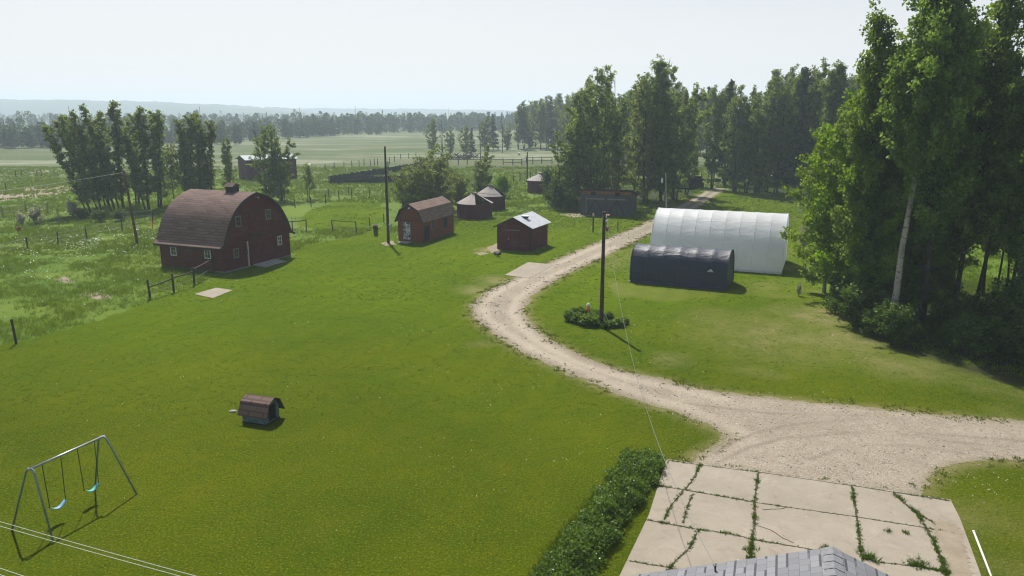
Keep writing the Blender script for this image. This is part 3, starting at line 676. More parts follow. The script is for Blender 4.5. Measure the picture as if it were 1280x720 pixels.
def dead(i, px, py, ty, label, group=None):
    h = tall(px, py, ty); t = thing('dead_tree', label, 'dead tree', G(px, py), i * 2.1 if i else 0, group); s = h / 12; t.scale = (s, s, s)
    DEAD[i].build('trunk', 'dead bark' if i != 1 else 'dark bark', t)
def tree(key, px, py, ty, label, cat='tree', group=None, rz=None, squash=1.0):
    h = tall(px, py, ty); rz = random.uniform(0, 6.28) if rz is None else rz
    return plant(key, G(px, py), h, rz, label, cat, group, squash)
random.seed(5)
# the leaning poplar row behind the big barn
row = 'poplars in the row behind the big barn'
for k, px, py, ty, sq, lb in (('poplar0', 112, 268, 152, 1.1, 'dark poplar leaning far to the left at the outer end of the row'),
    ('poplar0', 126, 266, 146, 1.0, 'left-leaning poplar, second from the outer end of the row'), ('poplar0', 142, 264, 139, 1.1, 'tall left-leaning poplar in the crowded part of the row'),
    ('poplar1', 152, 262, 133, 1.2, 'tallest upright poplar of the row, behind the brown leaning pole'), ('poplar1', 134, 258, 145, 1.1, 'poplar tucked behind the leaning ones of the row'),
    ('poplar1', 184, 262, 140, 1.2, 'dense dark poplar just right of the brown leaning pole'), ('poplar2', 200, 260, 143, 1.2, 'dense poplar before the gap in the row'), ('poplar2', 172, 256, 146, 1.0, 'poplar half hidden behind its dark neighbours in the row'),
    ('poplar2', 236, 256, 148, 1.25, 'poplar just past the gap in the row'), ('poplar1', 250, 254, 147, 1.2, 'poplar rising straight behind the barn roof'), ('poplar2', 262, 254, 155, 1.1, 'poplar at the inner end of the row, spreading to the right')):
    tree(k, px, py, ty, lb, 'tree', row, random.uniform(-.3, .3), sq)
tree('young', 219, 256, 185, 'thin spindly sapling standing in the gap of the poplar row')
tree('wood1', 287, 248, 171, 'slender lone poplar between the row and the far red shed', rz=1.0, squash=.9)
tree('wood0', 338, 252, 156, 'bushy poplar in front of the far red shed, left half of the pair', 'tree', 'pair of poplars behind the barn peak', .5, .95)
tree('wood3', 353, 251, 162, 'bushy poplar with low branches, right half of the pair behind the barn peak', 'tree', 'pair of poplars behind the barn peak', 2.5, 1.0)
dead(0, 334, 250, 150, 'bare dead trunk with crooked branches poking out of the poplar pair')
tree('young', 387, 249, 207, 'small round young tree beside the white bale')
tree('blossom', 46, 280, 262, 'small dark shrub with pale blossom by the grey board fence', 'shrub')
tree('blossom', 28, 281, 268, 'low whitish blossoming shrub left of the dark one by the board fence', 'shrub')
tree('blossom', 92, 270, 254, 'pale blossoming shrub at the foot of the leaning poplars', 'shrub')
for i, (px, py, ty) in enumerate(((102, 275, 262), (125, 277, 264), (150, 276, 263))):
    tree('shrub0', px, py, ty, 'dark undergrowth shrub in the shade below the leaning poplars', 'shrub', 'shade shrubs below the poplars', squash=1.5)
# willows by the little barn
tree('willow0', 543, 268, 190, 'large grey-green willow bush directly behind the little gambrel barn', 'willow', rz=.4, squash=1.05)
tree('willow1', 512, 270, 214, 'low twiggy willow beside the tall transformer pole', 'willow', rz=2.2, squash=1.1)
tree('willow1', 574, 262, 214, 'twiggy willow behind the round granaries', 'willow', rz=4.0, squash=.9)
tree('wood3', 604, 257, 183, 'bright leafy tree standing behind the two round granaries', 'tree', rz=.8, squash=.95)
tree('shrub1', 689, 247, 214, 'leafy bush covering the right half of the far round granary', 'shrub')
tree('shrub2', 628, 247, 222, 'yellow-green bush right of the tree behind the granaries', 'shrub')
# mid row across the field
mr = 'thin trees standing across the far side of the field'
dead(0, 553, 190, 151, 'dead leaning snag at the left end of the mid-field trees')
dead(1, 553, 190, 144, 'straight bare spire among the left mid-field trees')
dead(1, 628, 191, 138, 'tall bare spire among the right mid-field trees')
dead(2, 601, 206, 142, 'grey dead tree with forked top right behind the leafy granary tree')
dead(2, 562, 200, 180, 'short bare stump of a tree behind the willows')
for k, px, py, ty, sq, lb in (('wood0', 541, 191, 148, 1.0, 'ragged dark tree beside the leaning snag'), ('wood3', 563, 192, 157, 1.1, 'round-headed tree right of the bare spire'), ('wood0', 582, 194, 156, 1.1, 'loose tree in the middle of the mid-field gap'),
    ('spruce0', 590, 192, 160, .9, 'small dark spruce among the mid-field trees'), ('wood3', 607, 188, 140, 1.0, 'tall tree behind the leafy granary tree'), ('spruce1', 617, 187, 142, .8, 'narrow spruce left of the tall bare spire'), ('wood3', 634, 187, 152, 1.2, 'short tree right of the tall bare spire')):
    tree(k, px, py, ty, lb, 'tree', mr, squash=sq)
for i, (px, py, ty) in enumerate(((648, 186, 131), (655, 187, 128), (662, 185, 130), (669, 184, 127), (676, 187, 124), (684, 186, 122), (692, 186, 121), (700, 184, 124), (708, 184, 120), (660, 178, 128), (680, 178, 124), (697, 176, 118), (712, 176, 116), (725, 176, 116), (740, 175, 118), (668, 174, 128), (650, 178, 135))):
    tree(('wood1', 'wood2', 'wood3', 'aspen2')[i % 4], px, py, ty, 'tall hazy poplar of the far wood edge across the meadow', 'tree', 'poplars along the far wood edge', squash=1.25)
# trees behind the pole shed and the white shelter
for k, px, py, ty, sq, lb in (('wood0', 745, 258, 82, .85, 'tall poplar towering left of the pole shed'), ('wood3', 722, 258, 118, .9, 'full poplar at the left end of the clump by the pole shed'), ('wood3', 704, 257, 165, 1.0, 'low leafy poplar in front of the far round granary'),
    ('wood1', 768, 256, 122, 1.0, 'poplar with a thin crown right behind the pole shed'), ('wood0', 806, 254, 92, .9, 'tall poplar beside the pale lamp pole, left of the pair'), ('aspen3', 826, 252, 78, 1.05, 'tallest leafy tree behind the white shelter'),
    ('wood3', 842, 250, 84, .9, 'broad tree left of the farm track'), ('wood2', 792, 248, 100, .9, 'poplar with bare lower trunk behind the pole shed corner'), ('wood1', 858, 244, 115, .85, 'grey slim tree at the edge of the farm track')):
    tree(k, px, py, ty, lb, squash=sq)
dead(2, 768, 250, 96, 'bare grey treetop sticking out behind the pole shed clump')
dead(1, 832, 250, 72, 'bare twig top above the tallest tree behind the shelter')
for i, (px, py, ty, k) in enumerate(((890, 236, 108, 'wood1'), (905, 232, 102, 'spruce0'), (918, 240, 118, 'wood0'), (932, 241, 112, 'wood2'), (946, 242, 98, 'wood3'), (958, 240, 96, 'wood1'), (970, 242, 104, 'wood0'), (984, 242, 96, 'aspen3'), (1000, 243, 84, 'spruce1'), (1012, 244, 76, 'wood1'), (1026, 246, 92, 'wood3'), (1040, 250, 84, 'aspen0'))):
    tree(k, px, py, ty, f'dark {"spruce" if "spruce" in k else "tree"} in the wall of trees beyond the white shelter', 'tree', 'trees along the yard edge beyond the shelter', squash=.9)
r_ = np.random.default_rng(77); n = 0
while n < 78:
    px = r_.uniform(700, 1060); Y = r_.uniform(140, 290); X = (px - 640) / FPX * Y * 1.0
    a, b = proj(X, Y, 0)
    if 862 < a < 905 and Y < 185: continue
    if a < 720 and Y < 230: continue
    k = ('wood0', 'wood1', 'wood2', 'wood3', 'aspen2', 'spruce0')[n % 6]
    plant(k, (X, Y, 0), r_.uniform(16.5, 21) + (X > 50) * 1.5, r_.uniform(0, 6.28), 'tree deep in the hazy wood behind the yard', 'tree', 'trees deep in the wood', .9); n += 1
# the wood at the right
edge = 'tall aspens along the front of the wood on the right'
for k, px, py, ty, sq, rz, lb in (('aspen0', 1112, 414, -25, .85, .3, 'tall aspen with a clear white lower trunk at the front corner of the wood'), ('aspen3', 1078, 396, 20, .78, 1.2, 'aspen with a pointed top left of the white-trunked one'), ('bright0', 1030, 366, 165, 1.0, 3.1, 'low bright aspen whose branches reach out toward the white shelter'),
    ('bright0', 1058, 384, 120, .9, 4.2, 'light green aspen between the low bright one and the pointed one'), ('aspen1', 1152, 408, -40, .9, .9, 'aspen cut by the top of the picture, right of the white-trunked one'), ('aspen3', 1135, 392, -10, .8, 2.9, 'leafy aspen tucked between the two tallest'), ('aspen1', 1192, 404, -25, .85, 4.4, 'aspen at the right flank of the tall group'),
    ('aspen2', 1222, 402, 70, .8, 1.8, 'dark-trunked aspen where the skyline dips'), ('aspen1', 1256, 410, 45, .7, 3.7, 'aspen with a thin top near the right border'), ('aspen0', 1288, 412, 5, 1.0, 5.3, 'aspen at the right border with its crown half outside the picture'), ('aspen1', 1330, 410, -20, 1.0, 2.2, 'aspen beyond the right border reaching into the picture')):
    tree(k, px, py, ty, lb, 'tree', edge, rz, sq)
for i in range(26):
    px = r_.uniform(1080, 1420); py = r_.uniform(356, 398)
    if py > 385 and px < 1100: continue
    g = G(px, py); plant(('aspen1', 'aspen2', 'aspen0')[i % 3], g, r_.uniform(16, 20) if px < 1215 else r_.uniform(11.5, 15), r_.uniform(0, 6.28), 'slim aspen inside the wood on the right', 'tree', 'aspens inside the right-hand wood', .8)
for i, (px, py, ty, k) in enumerate(((1066, 386, 215, 'aspen3'), (1090, 398, 240, 'bright0'), (1104, 396, 190, 'aspen3'), (1128, 402, 262, 'aspen3'), (1150, 396, 205, 'bright0'), (1172, 400, 268, 'aspen3'), (1284, 388, 190, 'aspen3'), (1050, 362, 230, 'aspen3'))):
    tree(k, px, py, ty, 'young leafy aspen filling the gaps low among the trunks of the right-hand wood', 'tree', 'young aspens low in the right-hand wood', squash=(.95, 1.15, .85)[i % 3])
for i in range(46):
    px = r_.uniform(1035, 1460); py = r_.uniform(215, 292) 
    g = G(px, py)
    if g.y < 92 or (px < 1065 and g.y < 130): continue
    plant(('aspen1', 'aspen2', 'wood1', 'aspen3', 'wood0')[i % 5], g, r_.uniform(16, 21), r_.uniform(0, 6.28), 'aspen on the far side of the glade behind the right-hand wood', 'tree', 'aspens behind the glade', .95)
for i, (px, py, ty) in enumerate(((1050, 392, 352), (1068, 408, 362), (1090, 420, 372), (1115, 430, 385), (1145, 430, 388), (1175, 436, 396), (1200, 441, 402), (1232, 449, 402), (1262, 455, 398), (1290, 462, 396), (1320, 470, 396), (1100, 402, 360), (1135, 415, 378), (1165, 420, 384), (1200, 425, 386), (1240, 430, 384), (1275, 440, 384), (1080, 385, 340), (1055, 368, 335), (1120, 395, 358), (1180, 400, 370), (1225, 405, 372), (1265, 412, 370), (1305, 430, 378))):
    tree('shrub0' if i % 2 else 'shrub1', px, py, py - (py - ty) * random.choice((.55, .75, 1.0, 1.3)), 'dark leafy shrub in the undergrowth at the foot of the right-hand wood', 'shrub', 'undergrowth shrubs of the right-hand wood', squash=1.15)
for px, py, ty, lb in ((1003, 312, 285, 'pale wispy shrub in the grass between the white shelter and the wood'), (1014, 330, 312, 'low green shrub at the edge of the wood beside the shelter'), (998, 370, 357, 'small white-flowered shrub near the shelter corner'), (1006, 300, 276, 'upright shrub halfway along the wood edge')):
    tree('blossom' if 'white' in lb else 'shrub2', px, py, ty, lb, 'shrub', squash=.5 if 'white' in lb else .7)
for i, (px, py, ty) in enumerate(((700, 262, 228), (690, 258, 236), (712, 264, 240))):
    tree('shrub1', px, py, ty, ('tall shrub hiding the side of the far round granary', 'small shrub touching the far round granary', 'low shrub at the left corner of the pole shed clump')[i], 'shrub')
# far woods: masses of trees nobody could count
def far_wood(name, label, rows, seed, leaf=1.0, per=260):
    r = np.random.default_rng(seed); Vs = []; n = 0; Ts = []
    for (x0, y0, x1, y1, k, h0, h1) in rows:
        for i in range(k):
            t = (i + r.random()) / k; x = x0 + (x1 - x0) * t + r.normal(0, 3); y = y0 + (y1 - y0) * t + r.normal(0, 5); h = r.uniform(h0, h1) * (1.25 if r.random() < .07 else 1); w = h * r.uniform(.13, .36); h *= r.uniform(.72, 1.08)
            u = r.random(per) ** .8; conif = r.random() < .25; rad = w * ((1.05 - u) if conif else np.sqrt(np.clip(1 - ((u - .45) / .57) ** 2, .02, 1)) ) 
            a = r.uniform(0, 6.28, per); q = np.sqrt(r.random(per)); C = np.stack([x + np.cos(a) * rad * q, y + np.sin(a) * rad * q, .4 + u * h], 1)
            V, F = leaf_quads(C, leaf * (.6 if conif else 1), r, 1.3, .2); Vs.append(V); b = r.uniform(0, .7) * (.3 if conif else 1); Ts.append(np.clip(np.repeat(b + r.uniform(0, .3, per), 4), 0, 1)); n += per
    V = np.concatenate(Vs)
    tag(link(name, fast_mesh(name, V, np.arange(4 * n).reshape(-1, 4), {'tint': np.concatenate(Ts)}), 'far leaf'), label, 'woods', None, 'stuff')
far_wood('far_woods', 'bluish distant wood along the far left side of the field', [(-260, 292, -178, 308, 60, 6, 9), (-300, 305, -150, 322, 70, 7, 9.5), (-330, 325, -120, 345, 80, 7, 9.5), (-180, 315, -120, 385, 60, 7, 9.5), (-132, 390, -105, 470, 50, 7, 10), (-350, 350, -80, 480, 90, 7, 10.5)], 3, .8)
far_wood('far_woods', 'hazy distant wood across the far end of the field', [(-130, 480, 40, 640, 90, 8.5, 12), (-140, 520, 60, 660, 90, 9, 12.5), (-40, 640, 110, 700, 90, 9, 12.5), (20, 690, 210, 760, 80, 9, 13), (-250, 560, 200, 860, 130, 9, 13), (-600, 600, -150, 640, 130, 9, 12.5), (-900, 900, 300, 1000, 200, 8, 12.5), (-1200, 1250, 500, 1400, 240, 7, 12)], 4, 1.2, 150)
far_wood('far_woods', 'hazy wood far behind the trees of the yard on the right', [(120, 300, 300, 330, 90, 15, 20), (90, 320, 330, 360, 90, 15, 20), (110, 200, 230, 230, 60, 15, 20)], 6, .8, 260)
# ------------------------------------------------------------------ hedge by the pad
def hedge():
    t = thing('hedge', 'leafy rose hedge with small white flowers running along the concrete pad', 'hedge')
    L = [G(*q) for q in ((808, 576), (786, 612), (755, 655), (722, 700), (690, 752))]; r = np.random.default_rng(12); C = []; st = MB(); fl = []
    n = 0
    for i in range(46):
        s = i / 45 * 4; k = min(3, int(s)); p = L[k].lerp(L[k + 1], s - k); d = (L[k + 1] - L[k]).normalized(); w = Vector((-d.y, d.x, 0))
        for q in range(3):
            off = (q - 1) * .42 + r.normal(0, .12); b = p + w * off + d * r.normal(0, .12); h = (.80 - .26 * abs(q - 1)) * r.uniform(.6, 1.3) * (.8 if i < 4 else 1)
            for a in range(3): st.tube([b + Vector((r.normal(0, .05), r.normal(0, .05), 0)), b + Vector((r.normal(0, .18), r.normal(0, .18), h * .9))], [.012, .005], 4, False)
            m = 260; u = r.normal(0, 1, (m, 3)); u /= np.linalg.norm(u, axis=1)[:, None]; rad = r.random(m) ** .35 * np.where(r.random(m) < .12, 1.35, 1)
            c = np.array(b) + u * rad[:, None] * np.array([.36, .36, h * .5]) + [0, 0, h * .55]; c[:, 2] = np.maximum(c[:, 2], .05); C.append(c)
            if r.random() < .22:
                for _ in range(int(r.integers(1, 4))): fl.append(np.array(b) + [r.normal(0, .2), r.normal(0, .2), h * 1.08])
    C = np.concatenate(C); V, F = leaf_quads(C, .062, r, 1.5, .5); cl = fbm(C[:, 0], C[:, 1], .35, 9); T = np.clip(np.repeat(cl * .8 + r.uniform(-.1, .3, len(C)), 4), 0, 1)
    st.build('stem', 'dark bark', t); link('foliage', fast_mesh('foliage', V, F, {'tint': T}), 'hedge leaf', t)
    V, F = leaf_quads(np.array(fl), .042, r, 1.0, 1.5); link('blossoms', fast_mesh('blossoms', V, F), 'white petal', t)
hedge()

# ------------------------------------------------------------------ buildings
def arc_uv(profile):
    s = [0]
    for a, b in zip(profile, profile[1:]): s.append(s[-1] + math.hypot(b[0] - a[0], b[1] - a[1]))
    return s
def roof_shell(profile, y0, y1, th, sub=1):
    """extruded along y, outer face UV: u along y, v down the slope from the ridge"""
    m = MB(); s = arc_uv(profile); tot = s[-1]; n = len(profile); out = []
    for i, (x, z) in enumerate(profile):
        a = profile[max(i - 1, 0)]; b = profile[min(i + 1, n - 1)]; dx, dz = b[0] - a[0], b[1] - a[1]; l = math.hypot(dx, dz)
        out.append((x - dz / l * th, z + dx / l * th))
    for i in range(n - 1):
        (x0, z0), (x1, z1) = out[i], out[i + 1]; v0, v1 = abs(s[i] - tot / 2), abs(s[i + 1] - tot / 2)
        m.add([(x0, y0, z0), (x1, y0, z1), (x1, y1, z1), (x0, y1, z0)], [(0, 1, 2, 3)], [[(y0, v0), (y0, v1), (y1, v1), (y1, v0)]])
        (a0, c0), (a1, c1) = profile[i], profile[i + 1]
        m.add([(a0, y0, c0), (a1, y0, c1), (a1, y1, c1), (a0, y1, c0)], [(3, 2, 1, 0)], [[(0, 0)] * 4])
        for yy, o in ((y0, 1), (y1, 0)):
            q = [(x0, yy, z0), (x1, yy, z1), (a1, yy, c1), (a0, yy, c0)]; m.add(q, [(3, 2, 1, 0) if o else (0, 1, 2, 3)], [[(0, 0)] * 4])
    for i in (0, n - 1):
        (x0, z0), (a0, c0) = out[i], profile[i]; m.add([(x0, y0, z0), (x0, y1, z0), (a0, y1, c0), (a0, y0, c0)], [(0, 1, 2, 3)], [[(0, 0)] * 4])
    return m
def shell_walls(root, W, D, wallprof, wh, mats, swap, names=('gable_wall', 'side_wall', 'side_wall', 'gable_wall'), th=.12):
    poly = [(0, 0)] + wallprof + [(W, 0)]; n = len(poly)
    for y0, y1, m_, nm in ((0, th, mats[0], names[0]), (D - th, D, mats[3], names[3])):
        m = MB(); m.add([(x, y0, z) for x, z in poly] + [(x, y1, z) for x, z in poly], [tuple(range(n - 1, -1, -1)), tuple(range(n, 2 * n))] + [(i, (i + 1) % n, (i + 1) % n + n, i + n) for i in range(n)])
        o = m.build(nm, m_, root, swap=swap); tri_fan_recalc(o)
    MB().span((0, th, 0), (th, D - th, wh)).build(names[1], mats[1], root, swap=swap)
    MB().span((W - th, th, 0), (W, D - th, wh)).build(names[2], mats[2], root, swap=swap)
def window(root, face, u, z, w, h, trim='white trim', swap=False, panes=2, f=.09):
    """face 'y0': on the plane y=0; 'x0': on the plane x=0"""
    fr = MB(); pn = MB()
    def B(m, u0, u1, z0, z1, d0, d1):
        if face == 'y0': m.span((u0, -d1, z0), (u1, -d0, z1))
        else: m.span((-d1, u0, z0), (-d0, u1, z1))
    B(fr, u - w / 2, u - w / 2 + f, z - h / 2, z + h / 2, .002, .06); B(fr, u + w / 2 - f, u + w / 2, z - h / 2, z + h / 2, .002, .06)
    B(fr, u - w / 2 + f, u + w / 2 - f, z + h / 2 - f, z + h / 2, .002, .06); B(fr, u - w / 2 + f, u + w / 2 - f, z - h / 2, z - h / 2 + f, .002, .07)
    if panes > 1: B(fr, u - .015, u + .015, z - h / 2 + f, z + h / 2 - f, .02, .045)
    B(fr, u - w / 2 + f, u - .015 if panes > 1 else u + w / 2 - f, z - .014, z + .014, .02, .045)
    if panes > 1: B(fr, u + .015, u + w / 2 - f, z - .014, z + .014, .02, .045)
    B(pn, u - w / 2 + f, u + w / 2 - f, z - h / 2 + f, z + h / 2 - f, .003, .016)
    win = pn.build('window', 'window glass', root, swap=swap); fr.build('frame', trim, win, swap=swap); return win

def big_barn():
    W, D = 9.1, 7.4
    t = thing('barn', 'big dark red barn with a rounded brown shingle roof and a small rooftop vent', 'barn', (-25.44, 66.6, 0), R(67.5))
    prof = [(-.52, 2.22), (-.05, 2.52), (.22, 3.15), (.62, 3.95), (1.15, 4.75), (1.8, 5.42), (2.6, 5.98), (3.5, 6.38), (W / 2, 6.68)]
    fine = prof[:2]
    for k in range(1, len(prof) - 1):                                # rounded through the points
        a, b, c2, d = prof[k - 1], prof[k], prof[k + 1], prof[min(k + 2, len(prof) - 1)]
        for q in (1 / 3, 2 / 3, 1):
            f = lambda n_: .5 * (2 * b[n_] + (c2[n_] - a[n_]) * q + (2 * a[n_] - 5 * b[n_] + 4 * c2[n_] - d[n_]) * q * q + (3 * b[n_] - a[n_] - 3 * c2[n_] + d[n_]) * q ** 3)
            fine.append((f(0), f(1)))
    coarse = prof; prof = fine + [(W - x, z) for x, z in fine[-2::-1]]
    wp = [(0, 2.5)] + [(x + .03, z - .05) for x, z in fine[4:-1]] + [(W / 2, 6.60)]; wp += [(W - x, z) for x, z in wp[-2::-1]]
    shell_walls(t, W, D, wp, 2.5, ['barn red boards', 'barn brown red boards', 'barn brown red boards', 'barn red boards'], False)
    rf = roof_shell(prof, -.22, D + .22, .09).build('roof', 'brown shingles', t)
    fa = MB()                                                       # rake boards along the front edge of the roof
    for a, b in zip(prof, prof[1:]): fa.bar((a[0], -.245, a[1] - .05), (b[0], -.245, b[1] - .05), .04, .16)
    fa.build('rake_board', 'dark trim', rf)
    MB().span((-.54, -.2, 2.10), (-.49, D + .2, 2.22)).build('fascia', 'dark trim', rf)
    y = 2.55; c = MB(); x = W / 2
    c.span((x - .42, y - .42, 6.45), (x + .42, y + .42, 7.22)); cup = c.build('roof_vent', 'dark trim', rf)
    m = MB(); m.add([(x - .58, y - .58, 7.2), (x + .58, y - .58, 7.2), (x + .58, y + .58, 7.2), (x - .58, y + .58, 7.2), (x, y - .5, 7.52), (x, y + .5, 7.52)], [(3, 2, 1, 0), (0, 1, 4), (1, 2, 5, 4), (2, 3, 5), (3, 0, 4, 5)])
    m.build('vent_cap', 'brown shingles', cup)
    MB().tube([(x, 5.9, 6.68), (x, 5.9, 7.0)], .03, 6).build('vent_pipe', 'dark trim', rf)
    window(t, 'x0', 5.75, 1.62, .72, .86); window(t, 'x0', 1.75, 1.62, .72, .86)
    window(t, 'y0', 1.55, 1.55, .70, .85, 'grey trim'); window(t, 'y0', 7.55, 1.80, .62, .88)
    window(t, 'y0', 2.15, 4.35, .72, .98, 'grey trim'); window(t, 'y0', 6.15, 4.50, .72, .98, 'grey trim')
    d = MB().span((3.55, -.05, 2.95), (5.15, -.004, 5.0)).build('loft_door', 'barn red boards', t)
    MB().span((3.45, -.08, 5.0), (5.25, -.004, 5.08)).span((3.4, -.09, 2.82), (5.6, -.004, 2.93)).build('loft_frame', 'dark trim', d)
    MB().span((2.9, -.11, 2.42), (8.3, -.004, 2.55)).build('door_track', 'barn red boards', t)
    d = MB().span((3.15, -.07, .1), (5.9, -.004, 2.42)).build('sliding_door', 'barn red boards', t)
    MB().span((3.02, -.09, .08), (3.15, -.004, 2.42)).build('door_edge', 'pale trim', d)
    MB().span((2.62, -.18, 1.25), (2.90, -.004, 1.72)).build('wall_box', 'dark trim', t)
    m = MB(); m.tube([(W / 2, -.05, 6.3), (W / 2, -.45, 6.3)], .03, 6); m.tube([(W / 2, -.45, 6.34), (W / 2, -.45, 6.15)], .05, 8); m.build('hay_hook', 'steel', t)
    MB().add([(3.6, -.01, .0), (6.6, -.01, .0), (6.6, -1.5, .0), (3.6, -1.5, .0), (3.6, -.01, .16), (6.6, -.01, .16), (6.6, -1.5, .03), (3.6, -1.5, .03)], [(4, 7, 6, 5), (2, 3, 7, 6)[::-1], (0, 4, 5, 1), (3, 0, 4, 7)[::-1], (1, 2, 6, 5)[::-1]]).build('ramp', 'grey stone', t)
    MB().span((-.04, -.03, 0), (W + .04, 0.115, .14)).span((-.04, .115, 0), (.115, D, .14)).build('foundation', 'grey trim', t)
big_barn()

def little_barn():
    W, D = 2.95, 8.0
    t = thing('barn', 'little rust-red barn with a gambrel shingle roof and a patchy white door', 'barn', (-9.76, 82.65, 0), R(69))
    prof = [(-.22, 2.20), (.40, 3.52), (W / 2, 4.16)]; prof += [(W - x, z) for x, z in prof[-2::-1]]
    wp = [(0, 2.6), (.42, 3.46), (W / 2, 4.1)]; wp += [(W - x, z) for x, z in wp[-2::-1]]
    shell_walls(t, W, D, wp, 2.55, ['rust red boards'] * 4, True)
    rf = roof_shell(prof, -.25, D + .2, .08).build('roof', 'small barn shingles', t, swap=True)
    fa = MB()
    for a, b in zip(prof, prof[1:]): fa.bar((a[0], -.27, a[1]), (b[0], -.27, b[1]), .04, .15)
    fa.build('rake_board', 'dark trim', rf, swap=True)
    d = MB().span((1.42, -.06, .30), (2.30, -.004, 2.22)).build('door', 'pale door boards', t, swap=True)
    window(t, 'y0', 1.5, 2.55, .02, .02, 'dark trim', True, 1, .004)
    MB().tube([(W / 2, -.06, 3.74), (W / 2, -.20, 3.74)], [.11, .09], 8).build('gable_lamp', 'lamp glass', t, swap=True)
    MB().span((.1, -.035, 2.36), (W - .1, -.004, 2.44)).build('gable_board', 'dark trim', t, swap=True)
    w = window(t, 'x0', 2.5, 1.75, .62, 1.15, 'grey trim', True)
    MB().span((-.03, 5.4, .9), (-.004, 6.2, 2.1)).build('shutter', 'dark planks', t, swap=True)
    MB().span((-.03, .5, .1), (-.004, 1.7, 1.75)).build('shutter', 'dark planks', t, swap=True)
    MB().span((1.3, -1.0, 0), (2.6, -.02, .10)).build('door_step', 'grey stone', t, swap=True)
little_barn()

def red_shed():
    W, D = 3.75, 4.7
    t = thing('shed', 'small red shed with a bright corrugated metal roof beside the gravel drive', 'shed', (1.91, 77.46, 0), R(66))
    prof = [(-.32, 2.36), (W / 2, 3.42), (W + .32, 2.36)]
    shell_walls(t, W, D, [(0, 2.42), (W / 2, 3.36), (W, 2.42)], 2.42, ['shed red boards'] * 4, True)
    rf = roof_shell(prof, -.28, D + .25, .05).build('roof', 'galvanised roof', t, swap=True)
    fa = MB()
    for a, b in zip(prof, prof[1:]): fa.bar((a[0], -.30, a[1] - .03), (b[0], -.30, b[1] - .03), .03, .12)
    fa.build('rake_board', 'dark trim', rf, swap=True)
    MB().span((1.08, 1.40, 3.16), (1.55, 1.95, 3.36)).build('roof_vent', 'dark trim', rf, swap=True)
    m = MB().span((.92, 1.3, 3.36), (1.62, 2.0, 3.42)); m.build('vent_cap', 'galvanised roof', rf, swap=True)
    d = MB().span((1.25, -.05, .1), (2.55, -.004, 2.05)).build('door', 'shed red boards', t, swap=True)
    MB().span((1.15, -.08, 2.05), (2.65, -.004, 2.13)).build('lintel', 'grey trim', d, swap=True)
    MB().span((2.40, -.10, 1.10), (2.48, -.05, 1.22)).build('handle', 'steel', d, swap=True)
    c = MB()
    for x, y in ((-.02, -.02), (W - .08, -.02)): c.span((x, y - .02, 0), (x + .1, y + .08, 2.42))
    c.build('corner_board', 'dark trim', t, swap=True)
red_shed()
tag(MB().box(G(622, 316.5, .14), (.75, .42, .28), R(66)).box(G(622, 316.5, .31), (.66, .34, .06), R(66)).build('stone_block', 'dark trim'), 'dark block lying at the front corner of the small red shed', 'block')

def pole_shed():
    W, D = 7.0, 4.6                                                 # facade along the left direction
    t = thing('shed', 'weathered grey lean-to shed with two braced doors under the trees', 'shed', (16.11, 103.99, 0), R(71))
    zf, zb = 3.35, 2.45
    m = MB().span((0, 0, 0), (W, .1, zf - .42)); m.build('front_wall', 'grey boards', t, swap=True)
    b = MB().span((0, .01, zf - .418), (W, .09, zf)).build('header_board', 'rust board', t, swap=True)
    for x in (0, W - .1):
        m = MB(); m.add([(x, .1, 0), (x, D, 0), (x, D, zb), (x, .1, zf), (x + .1, .1, 0), (x + .1, D, 0), (x + .1, D, zb), (x + .1, .1, zf)], [(0, 1, 2, 3), (7, 6, 5, 4), (0, 4, 5, 1), (1, 5, 6, 2), (2, 6, 7, 3), (3, 7, 4, 0)])
        o = m.build('side_wall', 'grey boards', t, swap=True); tri_fan_recalc(o)
    MB().span((.1, D - .1, 0), (W - .1, D, zb)).build('rear_wall', 'grey boards', t, swap=True)
    m = MB(); y0, y1 = -.45, D + .3; s = (zb - zf) / D; z0, z1 = zf + s * y0 + .01, zf + s * y1 + .01
    m.add([(-.3, y0, z0), (W + .35, y0, z0), (W + .35, y1, z1), (-.3, y1, z1), (-.3, y0, z0 + .22), (W + .35, y0, z0 + .22), (W + .35, y1, z1 + .2), (-.3, y1, z1 + .2)], [(3, 2, 1, 0), (4, 5, 6, 7), (0, 1, 5, 4), (1, 2, 6, 5), (2, 3, 7, 6), (3, 0, 4, 7)])
    o = m.build('roof', 'dark planks', t, swap=True); tri_fan_recalc(o)
    for x in (1.55, 4.9): MB().span((x, -.02, zf - .62), (x + .65, -.003, zf - .12)).build('vent_opening', 'dark opening', t, swap=True)
    for x in (.75, 3.65):
        d = MB().span((x, -.05, .12), (x + 2.45, -.004, 2.25)).build('door', 'grey boards', t, swap=True)
        g = MB().bar((x + .05, -.075, .2), (x + 1.22, -.075, 2.1), .04, .14).bar((x + 2.4, -.075, .2), (x + 1.22, -.075, 2.1), .04, .14).build('brace', 'dark planks', d, swap=True)
        MB().span((x - .05, -.10, 2.2), (x + 2.5, -.052, 2.36)).build('door_rail', 'grey rail wood', d, swap=True)
    MB().span((6.12, -.12, .1), (6.22, -.004, 2.6)).build('door_post', 'grey rail wood', t, swap=True)
pole_shed()

